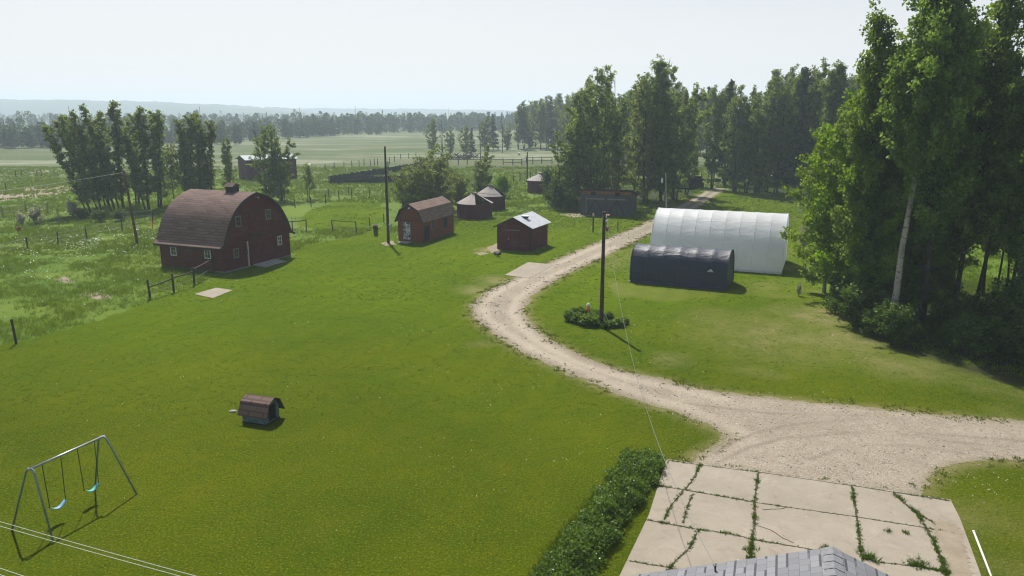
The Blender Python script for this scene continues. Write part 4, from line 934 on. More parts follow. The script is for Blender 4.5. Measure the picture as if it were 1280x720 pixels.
def hex_granary(loc, rad, wh, ph, rz, label, gap):
    t = thing('granary', label, 'granary', loc, rz, 'round wooden granaries'); n = 12
    ring = lambda r, z: [(r * math.cos(2 * math.pi * i / n), r * math.sin(2 * math.pi * i / n), z) for i in range(n)]
    m = MB(); m.add(ring(rad, 0) + ring(rad, wh), [(i, (i + 1) % n, (i + 1) % n + n, i + n) for i in range(n)]); m.build('wall', 'granary boards', t)
    rf = MB(); o = ring(rad + .16, wh - .02); p = ring(.32, ph - .12); ov = ring(rad + .16, wh - .07)
    for i in range(n):
        if i in gap: continue
        j = (i + 1) % n; rf.add([o[i], o[j], p[j], p[i]], [(0, 1, 2, 3)], [[(0, 0), (1, 0), (.8, 1), (.2, 1)]]); rf.add([o[i], ov[i], ov[j], o[j]], [(0, 1, 2, 3)], [[(0, 0)] * 4])
    r_o = rf.build('roof', 'weathered roof panels', t)
    MB().add(ring(rad - .08, wh - .1), [tuple(range(n))]).build('roof_hole', 'dark opening', t)
    MB().tube([(0, 0, ph - .16), (0, 0, ph + .08)], [.36, .36], 10).build('cap', 'weathered roof panels', r_o)
    rb = MB()
    for i in range(n):
        if i in gap or (i - 1) % n in gap: rb.bar(o[i], p[i], .05, .05)
    rb.build('rafter', 'dark trim', r_o)
g = G(593, 273); hex_granary((g.x, g.y + 1.2, 0), 2.38, 2.0, 3.25, .1, 'round dark red granary with a slice of its cone roof missing, nearer of the two', (9, 10))
g = G(610, 264); hex_granary((g.x + .3, g.y + 2.6, 0), 2.2, 2.05, 3.45, .35, 'round dark red granary with a pale capped cone roof, behind its twin', (10,))
g = G(676, 242); hex_granary((g.x, g.y + 2.2, 0), 2.35, 2.2, 3.35, .2, 'far round red granary with a broken roof, half hidden by leaves', (9, 10, 3))

def far_gable(name, label, cat, px, py, rz, W, D, wh, ph, wall, roof, win=0, parts=True, door=None):
    t = thing(name, label, cat, G(px, py), R(rz))
    shell_walls(t, W, D, [(0, wh), (W / 2, ph - .05), (W, wh)], wh, [wall] * 4, False)
    rf = roof_shell([(-.4, wh - .12), (W / 2, ph), (W + .4, wh - .12)], -.4, D + .4, .1).build('roof', roof, t)
    for i in range(win): window(t, 'x0', D * (i + .5) / win, wh * .55, 1.0, 1.1, 'grey trim')
    if door: MB().span((W * .35, -.06, .05), (W * .62, -.004, wh * .85)).build('door', door, t)
    return t
t = far_gable('shed', 'far dark red shed with a pale metal roof behind the poplar pair', 'shed', 299, 223, -55, 6.2, 10.5, 4.2, 4.9, 'granary boards', 'blue grey roof', 0, True, 'dark planks')
far_gable('house', 'distant large white house with a pale roof beyond the mid-field trees', 'house', 603, 152, 20, 14, 18, 5, 9.5, 'white wall', 'pale roof', 3)
far_gable('house', 'distant small white house with a grey-blue roof left of the dead snag', 'house', 534, 159, 30, 8, 10, 3.5, 6, 'white wall', 'blue grey roof', 2)
far_gable('house', 'distant low grey house behind the mid-field trees', 'house', 551, 158, 10, 9, 14, 3, 5.2, 'grey rail wood', 'pale roof', 2)
far_gable('house', 'distant white building right of the bare spire', 'house', 640, 152, 15, 9, 16, 4, 6.5, 'white wall', 'blue grey roof', 2)

def tunnel(label, loc, rz, W, L, prof, mat, seam, nseam, sag, mark=False):
    """fabric on hoops; length along the local y axis (left direction), x across"""
    t = thing('shelter', label, 'fabric shelter', loc, rz)
    m = MB(); ny = nseam * 8; n = len(prof); s = arc_uv(prof); tot = s[-1]; mid = max(p[1] for p in prof); rr = np.random.default_rng(3)
    for j in range(ny + 1):
        y = L * j / ny; ph = (j % 8) / 8; dip = sag * math.sin(math.pi * ph) ** .8
        for i, (x, z) in enumerate(prof):
            k = 1 - dip * (.35 + .65 * math.sin(math.pi * i / (n - 1))) * min(1, z / 1.0); e = (0 if z > .05 else rr.normal(0, .03))
            m.v.append((W / 2 + (x - W / 2) * k + e * .6, y, z * k if z > .05 else max(0, z)))
    for j in range(ny):
        for i in range(n - 1): m.f.append([j * n + i, (j + 1) * n + i, (j + 1) * n + i + 1, j * n + i + 1]); m.uv.append(None)
    o = m.build('cover', mat, t, smooth=True); tri_fan_recalc(o)
    for yy in (0.04, L - .04):
        e = MB(); e.add([(x, yy, z) for x, z in prof], [tuple(range(n))]); e.build('end_panel', mat, t)
    for j in range(nseam + 1):
        y = L * j / nseam; c = MB()
        big = j in (0, nseam)
        c.tube([(W / 2 + (x - W / 2) * 1.001, min(max(y, .0), L), z * 1.001) for x, z in prof], .026 if big else (.018 if mat == 'white tarp' else .008), 5); c.build('hoop', seam, t)
    c = MB(); c.tube([(prof[0][0] - .02, y, .16 + .05 * math.sin(y * 3.1)) for y in np.linspace(.05, L - .05, 30)], .022, 5); c.build('hem_rope', seam, t)
    fl = MB()
    for y in np.linspace(.1, L - .3, 26): fl.add([(prof[0][0] - .01, y, .2), (prof[0][0] - .01, y + .34, .2), (prof[0][0] - .14 - rr.random() * .15, y + .36, .02), (prof[0][0] - .12 - rr.random() * .12, y - .02, .02)], [(0, 1, 2, 3)])
    fl.build('skirt', mat, t)
    if mark:                                                        # the little pale emblem on the cover
        e = MB(); x0, y0, z0 = -.03, 1.35, 1.42
        a = Vector((x0, y0, z0)); tl = Vector((.10, 0, 1)).normalized()
        def q(u, v): return a + Vector((0, -u, 0)) + tl * v
        e.add([q(-.24, 0), q(.25, 0), q(.08, .22), q(-.02, .22)], [(0, 1, 2, 3)])
        e.build('emblem', 'cable white', t)
        e = MB(); a = a + Vector((-.006, 0, 0)); e.add([q(-.10, .0), q(.0, .0), q(.04, .13), q(.01, .13)], [(0, 1, 2, 3)]); e.add([q(.08, .0), q(.15, .0), q(.08, .12)], [(0, 1, 2)]); e.build('emblem', 'dark seam', t)
    return t
W = 7.0; H = 4.95
wp = [(0, 0), (-.05, .5), (0, 1.0), (.12, 1.6), (.35, 2.3), (.72, 3.0), (1.25, 3.68), (1.9, 4.3), (2.65, 4.75), (W / 2, H)]; wp += [(W - x, z) for x, z in wp[-2::-1]]
tunnel('large white fabric tunnel shelter standing behind the dark one', (23.73, 66.15, 0), R(67.6), W, 11.8, wp, 'white tarp', 'white seam', 9, .005)
W = 3.6; H = 3.05
wp = [(0, 0), (.02, .6), (.06, 1.2), (.14, 1.8), (.32, 2.25), (.7, 2.68), (1.2, 2.95), (W / 2, H)]; wp += [(W - x, z) for x, z in wp[-2::-1]]
tunnel('low dark navy tarp shelter with a small pale emblem, in front of the white one', (17.15, 59.82, 0), R(66), W, 7.95, wp, 'dark tarp', 'dark seam', 6, .018, True)

def dog_house():
    W, D = 1.05, 1.25
    t = thing('dog_house', 'little dog house with an overhanging brown gambrel roof alone on the lawn', 'dog house', (-11.26, 32.79, 0), R(71))
    shell_walls(t, W, D, [(0, .62), (.2, .95), (W / 2, 1.12), (W - .2, .95), (W, .62)], .62, ['teal paint'] * 4, False, th=.04)
    prof = [(-.16, .38), (.14, .98), (W / 2, 1.16)]; prof += [(W - x, z) for x, z in prof[-2::-1]]
    roof_shell(prof, -.20, D + .12, .035).build('roof', 'brown shingles', t)
    MB().span((.32, -.012, .1), (.74, -.003, .78)).build('doorway', 'dark opening', t)
    MB().span((.26, -.02, .08), (.32, -.003, .84)).span((.74, -.02, .08), (.80, -.003, .84)).span((.32, -.02, .78), (.74, -.003, .84)).build('door_trim', 'dark trim', t)
    MB().span((-.03, -.03, 0), (W + .03, D + .03, .05)).build('base', 'dark trim', t)
dog_house()
def swing_set():
    A = G(14.2, 663); B = G(66.5, 676.5); C = G(118.5, 610); D_ = G(171.7, 618)
    m1 = (A + B) / 2; m2 = (C + D_) / 2; ax = (m2 - m1); L = ax.length; u = ax.normalized(); w = Vector((-u.y, u.x, 0)); hw = .98
    t = thing('swing_set', 'metal swing set with two blue seats on the lawn', 'swing set', (m1 + m2) / 2, 0)
    o = Vector(t.location); ZT = 2.32
    a0 = m1 - o; b0 = m2 - o; a = a0 + u * .28; b = b0 - u * .28
    for e, f, s0, s1 in ((a, a0, A - o, B - o), (b, b0, C - o, D_ - o)):
        dd = (s1 - s0).normalized()
        p1 = Vector((e.x, e.y, ZT)) - dd * .15; p2 = Vector((e.x, e.y, ZT)) + dd * .15
        for s, p, sg in ((s0, p1, 1), (s1, p2, -1)):
            q = s.lerp(p, .93); MB().tube([s - Vector((0, 0, .05)), q, p + dd * sg * .03, Vector((e.x, e.y, ZT))], .034, 8).build('leg', 'blue grey steel', t, True)
    MB().tube([Vector((a.x, a.y, ZT)) - u * .1, Vector((b.x, b.y, ZT)) + u * .1], .042, 10).build('top_bar', 'steel', t, True)
    for fr, sm in (((.15, .40), 'light blue plastic'), ((.63, .88), 'aqua plastic')):
        P = [Vector((a.x, a.y, ZT)).lerp(Vector((b.x, b.y, ZT)), f) for f in fr]; Z = .52
        lo = [Vector((p.x, p.y, Z + .14)) + w * .0 for p in P]; mid = (lo[0] + lo[1]) / 2; lo = [mid + (q - mid) * .86 for q in lo]
        m = MB(); n = 9; vs = []
        for i in range(n):
            s = i / (n - 1); c = lo[0].lerp(lo[1], s) - Vector((0, 0, .15 * math.sin(math.pi * s)))
            for dz in (0, -.025): vs += [c + w * .085 + Vector((0, 0, dz)), c - w * .085 + Vector((0, 0, dz))]
        fs = []
        for i in range(n - 1):
            k = i * 4; j = k + 4; fs += [(k, k + 1, j + 1, j), (k + 2, j + 2, j + 3, k + 3), (k, j, j + 2, k + 2), (k + 1, k + 3, j + 3, j + 1)]
        m.add(vs, fs); st = m.build('swing_seat', sm, t, True)
        for p, q in zip(P, lo): MB().tube([p, q], .014, 5).build('chain', 'chain', st)
swing_set()

# ------------------------------------------------------------------ the house below the drone (only the roof tip is seen)
def house():
    z0 = 4.5; A = G(1040, 686.5, z0); t = thing('house', 'grey shingled house roof tip at the bottom edge of the picture', 'house', (A.x, A.y, 0), R(-19))
    half = 4.4; pitch = .375; Lr = 13.0; wh = z0 - pitch * (half - .45) - .1
    prof = [(-half, z0 - pitch * half), (-.12, z0 - pitch * .12 + .004), (0, z0 - .004), (.12, z0 - pitch * .12 + .004), (half, z0 - pitch * half)]
    rf = roof_shell(prof, -Lr, 0, .05)
    # shingle UV wants rows across the slope: u along the ridge already
    ro = rf.build('roof', 'grey shingles', t)
    m = MB(); rg = np.random.default_rng(4)
    for i in range(46):
        y1 = -.0 - i * .28; y0 = y1 - .33; zt = z0 + .055 + .012
        w = .20
        m.add([(-w, y0, zt - pitch * w + .02), (0, y0, zt + .02), (0, y1, zt + .004), (-w, y1, zt - pitch * w + .004), (w, y0, zt - pitch * w + .02), (w, y1, zt - pitch * w + .004),
               (-w, y0, zt - pitch * w - .01), (0, y0, zt - .01), (w, y0, zt - pitch * w - .01)], [(0, 1, 2, 3), (1, 4, 5, 2), (0, 6, 7, 1), (1, 7, 8, 4)],
              [[(i * .3, 10), (i * .3, 10.15), (i * .3 + .3, 10.15), (i * .3 + .3, 10)]] * 2 + [[(0, 0)] * 4] * 2)
    m.build('ridge_cap', 'ridge shingles', ro)
    m = MB()
    for s in (-1, 1): m.bar((0, .012, z0 - .09), (s * half, .012, z0 - pitch * half - .09), .02, .16)
    m.build('rake_board', 'white trim', ro)
    W2 = half - .45
    m = MB(); m.add([(-W2, -.4, 0), (W2, -.4, 0), (W2, -.4, wh), (0, -.4, z0 - .08), (-W2, -.4, wh)], [(0, 1, 2, 3, 4)]); m.add([(-W2, -Lr + .3, 0), (W2, -Lr + .3, 0), (W2, -Lr + .3, wh), (0, -Lr + .3, z0 - .08), (-W2, -Lr + .3, wh)], [(4, 3, 2, 1, 0)])
    m.build('gable_wall', 'white wall', t)
    MB().span((-W2, -Lr + .31, 0), (-W2 + .12, -.41, wh)).build('side_wall', 'white wall', t); MB().span((W2 - .12, -Lr + .31, 0), (W2, -.41, wh)).build('side_wall', 'white wall', t)
    return t, A, z0, pitch
HT, HA, HZ, HP = house()
a = G(1217, 664, .08); b = G(1246, 738, .08); d = (a - b).normalized()
pp = thing('plastic_pipe', 'white plastic pipe lying at the edge of the grass beside the pad', 'pipe', tuple((a + b) / 2)); q = Vector(pp.location)
MB().tube([b - q, a - q], .034, 10).build('tube', 'white plastic', pp, True); MB().tube([a - q - d * .10, a - q + d * .012], .041, 10).build('coupling', 'white plastic', pp, True)

# ------------------------------------------------------------------ poles and cables
def pole(name, label, cat, px, py, ty, mat, r0=.13, lean=(0, 0), parts=None):
    h = tall(px, py, ty); t = thing(name, label, cat, G(px, py)); n = 8
    MB().tube([(lean[0] * i / n * h, lean[1] * i / n * h, h * i / n - (.1 if i == 0 else 0)) for i in range(n + 1)], [r0 * (1 - .35 * i / n) for i in range(n + 1)], 10).build('shaft', mat, t, True)
    return t, h
def top_of(t, h, lean=(0, 0)): return Vector(t.location) + Vector((lean[0] * h, lean[1] * h, h))
p1, h1 = pole('utility_pole', 'tall dark utility pole with a meter box beside the little barn', 'utility pole', 485.5, 304, 183, 'pole wood', .15)
MB().box((.24, -.1, 8.5), (.26, .26, .5)).tube([(.24, -.1, 8.72), (.24, -.1, 8.9)], .05, 8).build('transformer', 'steel', p1)
mb = MB().box((.26, -.06, 1.75), (.26, .18, .75)).build('meter_box', 'steel', p1)
MB().tube([(.26, -.06, 2.05), (.26, -.17, 2.12)], [.10, .12], 10).build('meter_dial', 'lamp glass', mb); MB().tube([(.16, -.05, .0), (.16, -.05, 8.3)], .025, 6).build('conduit', 'grey trim', p1)
p2, h2 = pole('utility_pole', 'dark utility pole rising from the flower bed inside the bend of the drive', 'utility pole', 751.5, 408, 266, 'pole wood', .15)
MB().box((0, 0, h2 + .03), (.22, .22, .06)).build('cap', 'brown pole wood', p2)
MB().tube([(.12, -.05, h2 - .55), (.22, -.08, h2 - .45)], [.05, .04], 8).tube([(.13, -.06, h2 - .3), (.13, -.06, h2 - .1)], .045, 8).build('insulator', 'lamp glass', p2)
MB().tube([(.10, -.08, 1.05), (.62, -.46, .10)], .028, 8).build('guard_pipe', 'steel', p2)
LN = (-.085, .02)
p3, h3 = pole('utility_pole', 'brown leaning utility pole in the daisies left of the big barn', 'utility pole', 172, 306, 213, 'brown pole wood', .15, LN)
MB().bar((LN[0] * h3 - .5, 0, h3 - .5), (LN[0] * h3 + .5, .1, h3 - .6), .06, .08).build('crossarm', 'brown pole wood', p3)
LN4 = (-.06, 0)
p4, h4 = pole('lamp_pole', 'pale leaning pole with a hanging yard lamp behind the white shelter', 'lamp pole', 833, 266, 217, 'pale pole wood', .11, LN4)
l = MB().tube([(LN4[0] * h4 * .86, 0, h4 * .86), (LN4[0] * h4 * .86 - .55, -.1, h4 * .88)], .025, 6).build('lamp_arm', 'steel', p4)
MB().tube([(LN4[0] * h4 * .86 - .55, -.1, h4 * .89), (LN4[0] * h4 * .86 - .55, -.1, h4 * .80)], [.09, .17], 10).tube([(LN4[0] * h4 * .86 - .55, -.1, h4 * .80), (LN4[0] * h4 * .86 - .55, -.1, h4 * .765)], [.15, .05], 10).build('lamp_head', 'lamp glass', l)
p5, h5 = pole('utility_pole', 'short black pole standing beside the far round granary', 'utility pole', 659, 228, 190, 'pole wood', .16)
p6, h6 = pole('utility_pole', 'thin grey pole rising behind the roof of the nearer round granary', 'utility pole', 594, 262, 203, 'pale pole wood', .09)
for i, (px, py, ty, lb) in enumerate(((90, 168, 133, 'faint far pole on the skyline above the leaning poplars'), (252, 165, 133, 'faint far pole on the skyline left of the hill foot'), (376, 160, 134, 'faint far pole on the skyline above the dark spruces'), (445, 160, 132, 'faint far pole on the skyline at the end of the field'), (561, 152, 134, 'faint far pole on the skyline left of the white house'), (506, 156, 138, 'faint short far pole over the far wood'))):
    pole('utility_pole', lb, 'utility pole', px, py, ty, 'pole wood', .22)
def cable(label, a, b, sag, r, mat, n=40):
    a = Vector(a); b = Vector(b)
    m = MB(); m.tube([a.lerp(b, i / n) - Vector((0, 0, 4 * sag * (i / n) * (1 - i / n))) for i in range(n + 1)], r, 5)
    return tag(m.build('cable', mat), label, 'cable')
T1 = top_of(p1, h1); T2 = top_of(p2, h2); T3 = top_of(p3, h3, LN); T4 = top_of(p4, h4, LN4)
def roof_z(P):
    l = Matrix.Rotation(R(19), 3, 'Z') @ Vector((P.x - HT.location.x, P.y - HT.location.y, 0)); return HZ - HP * abs(l.x) + .06
rp = G(894, 714, 3.9)
for _ in range(12): rp = G(894, 714, roof_z(rp))
rp.z += .12
cable('long thin pale cable sagging from the flower bed pole down to the grey roof', T2 + Vector((.14, -.06, -.2)), rp, 2.5, .0085, 'cable grey', 80)
m = MB().tube([rp - Vector((0, 0, .14)), rp + Vector((0, 0, .03))], .02, 8); tag(m.build('cable_mast', 'cable dark'), 'short dark mast on the grey roof holding the cable end', 'mast')
cable('cable sagging from the tall transformer pole over the granaries to the lamp pole', (T1.x + .1, T1.y, 7.1), T4 - Vector((0, 0, .5)), 2.3, .02, 'cable dark')
cable('cable running from the brown leaning pole off to the left', T3 - Vector((0, 0, .2)), (-75, 72, 5.2), .9, .014, 'cable white')
cable('cable strung between the brown leaning pole and the tall transformer pole', T3 - Vector((0, 0, .2)), (T1.x - .1, T1.y, 7.3), 1.0, .010, 'cable grey')
for px0, py0, px1, py1, lb in ((0, 645.5, 268, 719, 'upper of the close pair of pale wires crossing below the swing set'), (0, 651, 248, 719, 'lower of the close pair of pale wires crossing below the swing set'), (0, 703, 54, 720, 'upper of the two pale wires in the bottom left corner'), (0, 711, 32, 720, 'lower of the two pale wires in the bottom left corner')):
    z = 5.0; a = G(px0, py0, z); b = G(px1, py1, z); d = b - a; cable(lb, a - d * 1.3, b + d * 1.2, .15, .0065, 'cable white')

# ------------------------------------------------------------------ fences
def fence(label, posts, rails=(), mat='pole wood', r=.055, wires=(), railmat=None, name='fence', square=False, group=None, rail_r=.05):
    """posts: (px, py, height); rails: (i, j, z0, z1)"""
    B = [G(p[0], p[1]) for p in posts]; o = B[0]; t = thing(name, label, 'fence', o, 0, group)
    for i, (b, p) in enumerate(zip(B, posts)):
        q = b - o; ln = ((i * 37 % 11) - 5) * .012; MB().tube([q - Vector((0, 0, .1)), q + Vector((ln, ln * .5, p[2]))], [r, r * .9], 8).build('post', mat, t)
    if rails:
        for i, j, z0, z1 in rails:
            MB().tube([B[i] - o + Vector((0, 0, z0)), (B[i] + B[j]) / 2 - o + Vector((0, 0, (z0 + z1) / 2 - .03)), B[j] - o + Vector((0, 0, z1))], rail_r, 6).build('rail', railmat or mat, t)
    if wires:
        m = MB()
        for f in wires:
            for i in range(len(B) - 1): m.tube([B[i] - o + Vector((0, 0, f)), B[i + 1] - o + Vector((0, 0, f))], .012, 3)
        m.build('wire', 'grey trim', t)
    return t
fence('rail fence of four weathered posts running from the barn corner to the lawn edge', [(188, 374, 1.55), (217.5, 365, 1.5), (243, 356, 1.45), (267.5, 341, 1.5)], [(0, 1, .95, 1.1), (1, 2, 1.15, 1.15), (2, 3, 1.3, 1.3)], 'pole wood', .09, (.5,), None, rail_r=.055)
fence('lone dark fence post with wire at the left edge of the lawn', [(20.5, 430, 1.6), (188, 376, 1.2)][:1] + [(-60, 450, 1.5)], (), 'pole wood', .075, (.6, 1.1))
fence('wire fence with a top rail crossing the daisies left of the barn', [(-30, 330, 1.3), (35, 312.5, 1.35), (73, 306, 1.4), (109, 299.5, 1.4), (153, 288.5, 1.9), (191, 279, 1.5)], [(0, 1, 1.2, 1.25), (1, 2, 1.25, 1.3), (2, 3, 1.3, 1.3), (3, 4, 1.3, 1.4)], 'pole wood', .08, (.5, .9), 'grey rail wood', rail_r=.03)
fence('pale board rail fence behind the brown leaning pole', [(155, 277, 1.3), (190, 275, 1.3)], [(0, 1, 1.15, 1.25), (0, 1, .6, .65)], 'grey rail wood', .06)
fence('old grey board fence at the far left beyond the daisies', [(4, 272, 1.6), (33, 266.5, 1.4), (60, 267, 1.6), (74, 278, 1.7)], [(0, 1, 1.3, 1.2), (0, 1, .7, .6), (1, 2, 1.1, 1.1)], 'grey rail wood', .09, (.5,))
fence('short railed fence just right of the big barn', [(352, 291, 1.4), (366, 290.5, 1.4), (383, 290, 1.5)], [(0, 1, 1.3, 1.3), (1, 2, 1.3, 1.4)], 'pole wood', .07, (.4, .8))
fence('goal-shaped railed fence section in the grass behind the lawn', [(416, 289.5, 1.4), (445.5, 292.5, 1.5)], [(0, 1, 1.35, 1.4)], 'pole wood', .07, (.4, .8))
fence('two thin fence posts beside the dark stump near the transformer pole', [(462.5, 283, 1.15), (480, 279, 1.25)], (), 'pole wood', .06, (.9,))
tag(MB().tube([G(469, 283, 0), G(469, 283, .55), G(468.7, 283, 1.0), G(468.4, 283, 1.12)], [.34, .27, .25, .12], 8).build('stump', 'pole wood'), 'dark weathered stump between two thin fence posts', 'stump')
fence('long wire fence around the bright mown patch behind the barn', [(369, 259.5, 1.2), (389, 258.5, 1.5), (407, 254.5, 1.5), (424, 251, 1.6), (440, 249, 1.7), (462, 248.5, 1.1), (482, 246, 1.2)], [], 'pole wood', .07, (.5, 1.0))
fence('wire fence running behind the bright mown patch', [(385, 246, 1.3), (411, 246.5, 1.4), (436, 244, 1.4), (462, 242, 1.3)], [], 'pole wood', .07, (.6, 1.0))
fence('row of far pasture posts beyond the plank corral', [(407, 213, 1.6), (418, 211, 1.6), (430, 209, 1.4), (440, 208.5, 1.6), (449, 208, 1.6), (455, 207, 1.8), (463, 207, 1.6), (468, 206.5, 1.8), (472, 206.5, 1.8), (487, 205, 1.8), (493, 202, 1.6), (501, 199, 1.6), (511, 198, 1.6), (520, 197, 1.6)], [], 'pole wood', .10, (.8,))
fence('far rail fence across the meadow beyond the granaries', [(560, 206, 1.6), (573, 206, 1.6), (584, 206, 1.6), (629, 206, 1.7), (641, 206.5, 1.7), (652, 206.5, 1.7), (658, 204, 1.9), (666, 205, 1.9), (677, 204.5, 1.9), (690, 205, 1.8)], [(0, 1, 1.4, 1.4), (1, 2, 1.4, 1.4), (2, 3, 1.4, 1.4), (3, 4, 1.5, 1.5), (4, 5, 1.5, 1.5), (5, 6, 1.5, 1.5), (6, 7, 1.7, 1.7), (7, 8, 1.7, 1.7), (8, 9, 1.7, 1.7), (3, 4, .7, .7), (4, 5, .7, .7), (5, 6, .7, .7), (6, 7, .9, .9), (7, 8, .9, .9), (8, 9, .9, .9)], 'dark planks', .12, rail_r=.08)
fence('dark pasture posts along the track beside the far granary', [(630, 229, 1.5), (642, 228, 1.4), (650, 226, 1.5), (663, 223, 1.6), (670, 220, 1.6), (678, 218, 1.6), (686, 217, 1.6)], [], 'pole wood', .10, (.8,))
fence('grey posts at the far left of the field', [(8, 238, 1.4), (20, 221, 1.4), (27, 220, 1.4), (47, 221, 1.3), (52, 220, 1.4)], [], 'pole wood', .10)
def corral(label, a, b, h, n):
    A = G(*a); B = G(*b); t = thing('plank_fence', label, 'fence', A); d = B - A; L = d.length; ang = math.atan2(d.y, d.x); rr = np.random.default_rng(int(a[0]) + n); m = MB()
    for i in range(n):
        p = d * ((i + .5) / n); hh = h * rr.uniform(.9, 1.1); m.box((p.x, p.y, hh / 2), (L / n * .97, .06, hh), ang + rr.normal(0, .02))
    m.build('planks', 'dark planks', t)
    q = MB()
    nn = Vector((-math.sin(ang), math.cos(ang), 0)) * .08
    for z in (.45, 1.1): q.box(Vector((d.x / 2, d.y / 2, z)) + nn, (L, .07, .12), ang)
    q.build('rail', 'dark planks', t)
    for k in range(9): 
        p = d * (k / 8) + nn * 2.1; MB().tube([(p.x, p.y, 0), (p.x, p.y, h + .1)], .09, 7).build('post', 'pole wood', t)
corral('black plank corral fence, the long far side rising to the right', (412.5, 229.5), (540, 208), 1.45, 80)
corral('black plank corral fence, the near side running behind the willows', (413, 230), (520, 228), 1.4, 48)

# ------------------------------------------------------------------ flower bed and small things
def flower_bed():
    t = thing('flower_bed', 'leafy flower bed around the foot of the pole inside the drive bend', 'flower bed', G(745, 405)); o = Vector(t.location); r = np.random.default_rng(8); C = []; st = MB()
    for px, py, rad, h in ((712, 401, .45, .75), (722, 404, .5, .8), (732, 407, .55, .75), (741, 408, .5, .65), (748, 405, .45, .6), (738, 401, .5, .6), (726, 398, .4, .85), (765, 409, .4, .45), (773, 408, .45, .55), (780, 405, .3, .4), (757, 410, .35, .4), (718, 397, .35, .7), (745, 396, .5, .5), (760, 399, .4, .5)):
        b = G(px, py) - o; m = 340; u = r.normal(0, 1, (m, 3)); u /= np.linalg.norm(u, axis=1)[:, None]
        c = np.array(b) + u * (r.random(m) ** .4)[:, None] * [rad, rad, h * .5] + [0, 0, h * .5]; c[:, 2] = np.maximum(.03, c[:, 2]); C.append(c)
        for _ in range(6): st.tube([b + Vector((r.normal(0, .1), r.normal(0, .1), 0)), b + Vector((r.normal(0, .2), r.normal(0, .2), h * .85))], .01, 4, False)
    C = np.concatenate(C); V, F = leaf_quads(C, .11, r, 2.6, .2); T = np.repeat(np.clip(fbm(C[:, 0], C[:, 1], .4, 3) + r.uniform(-.2, .2, len(C)), 0, 1), 4)
    link('foliage', fast_mesh('foliage', V, F, {'tint': T}), 'hedge leaf', t); st.build('stem', 'dark bark', t)
flower_bed()
g = G(735, 398); t = thing('garden_ornament', 'small orange garden figure with a white top in the flower bed', 'ornament', g)
MB().tube([(0, 0, .1), (0, 0, .55), (0, 0, .8)], [.14, .15, .10], 10).build('base', 'orange plastic', t, True); MB().tube([(0, 0, .8), (0, 0, .9), (0, 0, 1.0), (0, 0, 1.12)], [.09, .14, .13, .03], 10).build('top', 'white plastic', t, True)
def rock(name, label, loc, s, mat='grey stone', seed=0):
    import bmesh
    bm = bmesh.new(); bmesh.ops.create_icosphere(bm, subdivisions=2, radius=1.0); r = random.Random(seed)
    for v in bm.verts: v.co = Vector((v.co.x * s[0], v.co.y * s[1], v.co.z * s[2])) * r.uniform(.86, 1.12)
    me = bpy.data.meshes.new(name); bm.to_mesh(me); bm.free(); return tag(link(name, me, mat, None, loc), label, 'rock')
rock('rock', 'small flat pale stone on the grass left of the dog house', G(291, 514, .03), (.20, .13, .07), 'grey stone', 7)
rock('rock', 'pale rock at the right end of the flower bed', G(771, 404, .2), (.32, .24, .22), 'hay white', 4)
t = thing('bird_feeder', 'reddish tray feeder on a thin post behind the flower bed pole', 'bird feeder', G(757.5, 289)); MB().tube([(0, 0, 0), (0, 0, 1.9)], .04, 6).build('post', 'pole wood', t); MB().box((0, 0, 1.94), (.75, .45, .07)).box((0, .2, 2.0), (.75, .04, .08)).build('tray', 'pale tray', t)
MB().box((0, 0, 1.85), (.5, .3, .1)).build('bracket', 'dark trim', t)
t = thing('planter', 'dark red bucket planter in the grass by the gravel drive', 'planter', G(759, 288.5)); MB().tube([(0, 0, 0), (0, 0, .42)], [.18, .26], 12).build('bucket', 'red plastic', t); MB().tube([(0, 0, .40), (0, 0, .45)], [.28, .28], 12).build('rim', 'dark trim', t)
for px, py, h, lb, mt in ((741.3, 290.5, 2.05, 'dark thick post with a pale top left of the flower bed pole', 'pole wood'), (772, 289, 1.2, 'short weathered grey post right of the flower bed pole', 'grey rail wood')):
    t = thing('post', lb, 'post', G(px, py)); MB().tube([(0, 0, -.05), (0, 0, h)], .085, 8).build('shaft', mt, t)
    if h > 2: MB().box((0, 0, h + .02), (.2, .2, .3)).build('cap', 'pale trim', t)
t = thing('marker_stake', 'orange marker stake behind the corner of the big barn', 'stake', G(191, 285)); MB().tube([(0, 0, 0), (0, 0, 1.3)], .05, 6).build('stake_shaft', 'orange plastic', t)
t = thing('bucket', 'small red can in the daisies at the far left', 'can', G(24, 289)); MB().tube([(0, 0, 0), (0, 0, .5)], [.22, .24], 10).build('can_body', 'red plastic', t); MB().tube([(0, 0, .5), (0, 0, .58)], [.1, .08], 8).build('can_lid', 'dark trim', t)
def bale(px, py, r, label):
    t = thing('round_bale', label, 'bale', G(px, py)); n = 20; m = MB(); m.tube([(-r * .8, 0, r), (r * .8, 0, r)], r, n); m.build('wrap', 'hay white', t, False)
    m = MB(); [m.tube([(x, 0, r) for x in (s, s + .03)], r * 1.01, n, False) for s in (-r * .4, 0, r * .4)]; m.build('net_band', 'grey rail wood', t)
bale(386, 213.5, .85, 'white round bale above the small young tree')
bale(649, 194, .45, 'tiny white bale in the meadow left of the black pole')
def log_pile():
    t = thing('log_pile', 'dark stack of logs and rails beside the farm track', 'log pile', G(865, 236), R(10)); r = random.Random(3); m = MB()
    for k in range(6):
        for i in range(7 - k): m.tube([(-2.2 + r.uniform(-.2, .2), (i + k / 2) * .42, .2 + k * .36), (2.2 + r.uniform(-.3, .3), (i + k / 2) * .42 + r.uniform(-.08, .08), .2 + k * .36)], .19, 8)
    m.build('logs', 'dark bark', t)
    for x in (-1.6, 1.6): MB().tube([(x, -.35, 0), (x, -.35, 2.9)], .09, 6).build('stake', 'pole wood', t)
log_pile()
